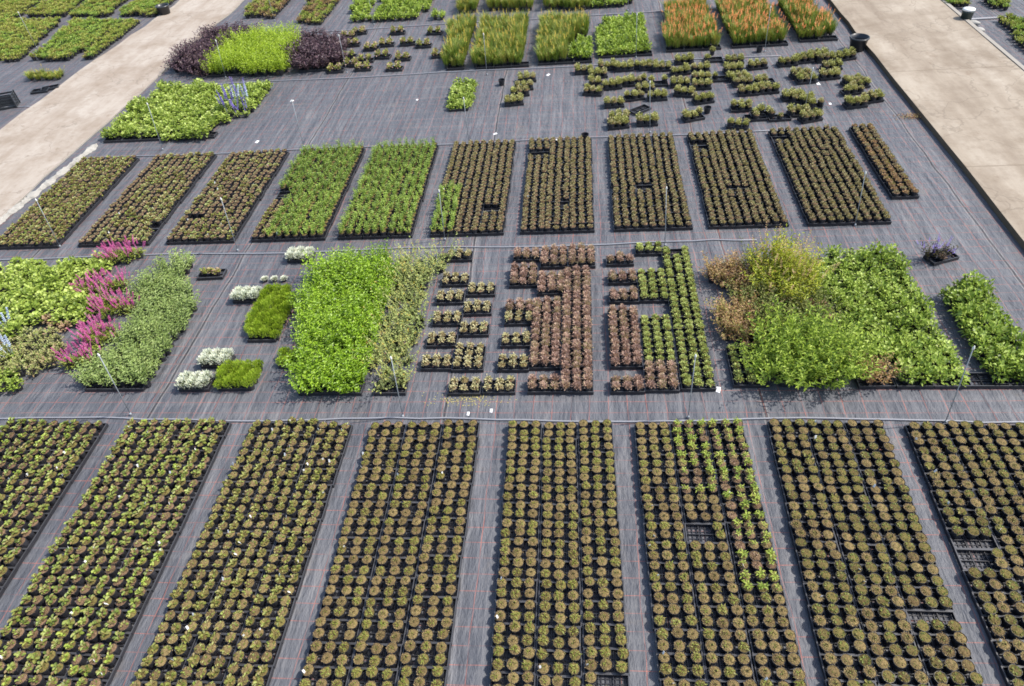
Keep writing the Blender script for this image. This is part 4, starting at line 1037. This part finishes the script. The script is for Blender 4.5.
for a in ((131, 415, 1.18, 'leaning grey sprinkler riser in front of the sage block', (101, 355)), (403, 417, 1.12, 'grey sprinkler riser in front of the straggly block', (391, 358)),
          (688, 418, 1.12, 'grey sprinkler riser in front of the long lime column', (695.5, 356)), (945, 423, 1.29, 'leaning sprinkler riser before the big right block', (969.5, 348)),
          (60.5, 247, 1.03, 'sprinkler riser by the first middle-distance bed', (36, 200)), (238, 251, 1.07, 'sprinkler riser beside the third middle-distance bed', (221, 199)),
          (445, 240, 1.0, 'sprinkler riser beside the sixth middle-distance bed', (439, 191)), (665, 246, 1.06, 'sprinkler riser before the eighth middle-distance bed', (666.5, 188)),
          (854.8, 226, 1.0, 'sprinkler riser before the tenth middle-distance bed', (865.5, 173)), (163, 150, 1.05, 'faint sprinkler riser in the far lime block', (149, 103)),
          (304, 147, 1.05, 'faint sprinkler riser on the bare strip behind the fourth bed', (292, 101)), (469, 143, 1.05, 'faint sprinkler riser below the lone lime patch', (464, 100)),
          (650, 133, 1.1, 'sprinkler riser beside the left loose trays', (650, 82)), (804, 113, 1.0, 'sprinkler riser among the loose trays near the black pot', (807, 80)),
          (226, 78, 1.0, 'sprinkler riser before the upright lime plants', (218, 41)), (347, 73, 1.0, 'sprinkler riser right of the purple clump', (342, 39)),
          (487, 75, 1.05, 'sprinkler riser before the second grassy bed', (485, 37)), (636, 58, 1.1, 'sprinkler riser at the lime bed between grasses', (636, 16)),
          (764.5, 52, 1.1, 'sprinkler riser before the middle orange bed', (768, 10)), (275, 21, 1.0, 'sprinkler riser at the first top bed', (269, -1)),
          (374, 25, 1.0, 'sprinkler riser at the top green block', (372, 2)), (628, 11, 1.0, 'topmost sprinkler riser behind the lime bed', (627, -12)),
          (37, 48, 1.1, 'sprinkler riser between the beds beyond the left road', (33, 30))):
    riser(*a)

# ------------------------------------------------------------------ odds and ends
plain('bin_plastic', (.03, .032, .036), .35, .2, 6, .5)
plain('green_bin', (.035, .055, .055), .4, .2, 6, .5)
def bucket(name, px, py, r, h, m, label, cat, taper=.78, lid=None):
    x, y = G(px, py); rt = empty(name, (x, y, .002 if px < 860 else .002), label, cat)
    g = Geo(); g.add(*lathe([(r*taper, 0), (r*.97, h*.86), (r*1.04, h*.865), (r*1.04, h), (r*.96, h), (r*.9, h*.6), (r*taper*.93, .03)], 28, True, True), m)
    bo = link('body', mesh_of(g, 'body', True), rt)
    g = Geo(); g.add(*tube([(r*1.05*math.cos(t), r*1.05*math.sin(t), h*.93) for t in np.linspace(0, 2*PI, 29)], r*.035, 6), m); link('rim', mesh_of(g, 'rim', True), bo)
    if lid:
        g = Geo(); g.add(*lathe([(r*.98, h+.001), (r*1.06, h+.005), (r*1.03, h+.035), (r*.6, h+.05)], 28, True, True), lid); link('lid', mesh_of(g, 'lid', True), rt)
    return rt
bucket('plant_container', 856.5, 50, .215, .32, 'bin_plastic', 'big round black pot standing empty by the kerb of the right road', 'pot', .76)
bucket('plant_container', 165.5, 14.5, .215, .30, 'bin_plastic', 'big round black pot at the end of the beds by the left road', 'pot', .82)
x, y = G(965, 22)
b = bucket('waste_bin', 964.5, 22.5, .14, .30, 'green_bin', 'dark green tub with white lid beyond the right road', 'tub', .86, 'head_white')
for i, (px, py) in enumerate(((972, 25), (977, 32))):
    x, y = G(px, py); g = Geo()
    n, mR = 12, 5
    V = []; F = []
    for j in range(mR+1):
        ph = -PI/2+PI*j/mR
        for k in range(n):
            th = 2*PI*k/n; q = 1+.12*math.sin(3*th+i+j)
            V.append((.17*q*math.cos(ph)*math.cos(th), .10*q*math.cos(ph)*math.sin(th), .055+.055*math.sin(ph)))
    for j in range(mR):
        for k in range(n): F.append((j*n+k, j*n+(k+1) % n, (j+1)*n+(k+1) % n, (j+1)*n+k))
    g.add(V, F, 'sheet_white')
    single('small_sack', g, ('white slumped sack beside the green tub', 'white slumped sack farther from the green tub')[i], 'sack', (x, y, .002), -.4, 'white sacks', smooth=True)
# black crate beyond the left road
x, y = G(9, 107); cr = empty('plastic_crate', (x, y, .002), 'black plastic crate lying tipped beyond the left road', 'crate', .35)
g = Geo()
for k in range(2):
    for i in range(5): g.add(*box(-.24, .24, (-.17, .158)[k], (-.158, .17)[k], .01+.07*i, .055+.07*i), 'bin_plastic')
for k in range(2):
    for i in range(5): g.add(*box((-.24, .228)[k], (-.228, .24)[k], -.157, .157, .01+.07*i, .055+.07*i), 'bin_plastic')
link('slatted_side', mesh_of(g, 'slatted_side'), cr)
g = Geo()
for sx in (-1, 1):
    for sy in (-1, 1): g.add(*box(sx*.247-.012, sx*.247+.012, sy*.177-.012, sy*.177+.012, 0, .36), 'bin_plastic')
link('frame', mesh_of(g, 'frame'), cr)
g = Geo(); g.add(*box(-.23, .23, -.16, .16, .002, .0095), 'bin_plastic'); link('base', mesh_of(g, 'base'), cr)
# folded white sheet along the left road
g = Geo(); n = 60; V = []; F = []
xa, ya = G(-4, 226); xb, yb = G(97, 146)
for i in range(n+1):
    t = i/n; x = xa+(xb-xa)*t; y = ya+(yb-ya)*t
    w = .06+.03*math.sin(i*.7)+random.uniform(-.02, .02)
    prof = [(-w, .036), (-w*.6, .045+random.uniform(0, .04)), (0, .045+random.uniform(0, .05)), (w*.5, .04+random.uniform(0, .04)), (w, .004), (w*.5, .002), (-w, .031)]
    V += [(x+a, y, z) for a, z in prof]
k = 7
for i in range(n):
    for j in range(k): F.append((i*k+j, i*k+(j+1) % k, (i+1)*k+(j+1) % k, (i+1)*k+j))
F.append(tuple(range(k))); F.append(tuple(n*k+j for j in range(k-1, -1, -1)))
g.add(V, F, 'sheet_white'); single('folded_sheet', g, 'crumpled whitish sheet edging the left road beside the first bed', 'plastic sheet', smooth=False)
# paper scraps
for px, py, s, lab in ((718, 390, .055, 'white card scrap lying right of the long lime column'), (829, 382, .09, 'white strip half under the feathery plants'), (468, 414, .035, 'white speck of paper before the straggly block'), (491, 411, .035, 'white speck of paper before the cream trays'),
                       (257, 142, .06, 'white scrap on the bare strip behind the fourth bed'), (495, 134, .05, 'white scrap on the bare strip above the sixth bed'), (556, 140.5, .06, 'white scrap on the pipe above the seventh bed'),
                       (548, 75, .06, 'white scrap by the far pipe left of the loose trays'), (818, 84, .07, 'white scrap beside the tufts near the black pot'), (830, 104, .05, 'white scrap on the fabric near the black pot'),
                       (292, 101, .05, 'white scrap on the bare strip right of the lime block'), (417, 100, .04, 'white speck on the bare strip left of the lime patch')):
    x, y = G(px, py); g = Geo(); rz = random.uniform(0, 3)
    V = np.array([(-s, -s*.5, .004), (s, -s*.6, .006), (s*.9, s*.5, .010), (-s*.7, s*.6, .005), (0, 0, .022)])
    g.add(np.concatenate([V, V-[0, 0, .002]]), [(0, 1, 4), (1, 2, 4), (2, 3, 4), (3, 0, 4), (6, 5, 9), (7, 6, 9), (8, 7, 9), (5, 8, 9), (0, 5, 6, 1), (1, 6, 7, 2), (2, 7, 8, 3), (3, 8, 5, 0)], 'tag_white')
    single('paper_scrap', g, lab, 'litter', (x, y, 0), rz, 'paper scraps')
# spilt yellowish petals before the cream trays
g = Geo(); n = 170
cx, cy = G(466, 400); P = np.stack([cx+RNG.normal(size=n)*.28, cy+RNG.normal(size=n)*.06, np.full(n, .004)], 1)
leaves(g, P, np.stack([RNG.normal(size=n), RNG.normal(size=n), np.full(n, .1)], 1), .022, .012, 'petal_litter', .0)
single('petal_litter', g, 'yellowish spilt petals on the fabric before the cream trays', 'litter', kind='stuff')
# fallen debris by the right kerb
g = Geo(); n = 260; cx, cy = G(913, 117)
P = np.stack([cx+RNG.normal(size=n)*.16, cy+RNG.normal(size=n)*.07, .006+np.abs(RNG.normal(size=n))*.02], 1)
leaves(g, P, RNG.normal(size=(n, 3))*[1, 1, .3], .05, .014, 'tawny_leaf', .0)
single('dry_leaf_litter', g, 'dry brown leaf litter against the right road kerb', 'litter', kind='stuff')
print('objects', len(SC.objects), {k: len(v.queue) for k, v in KIND.items()}, len(front_trays), len(rear_trays))
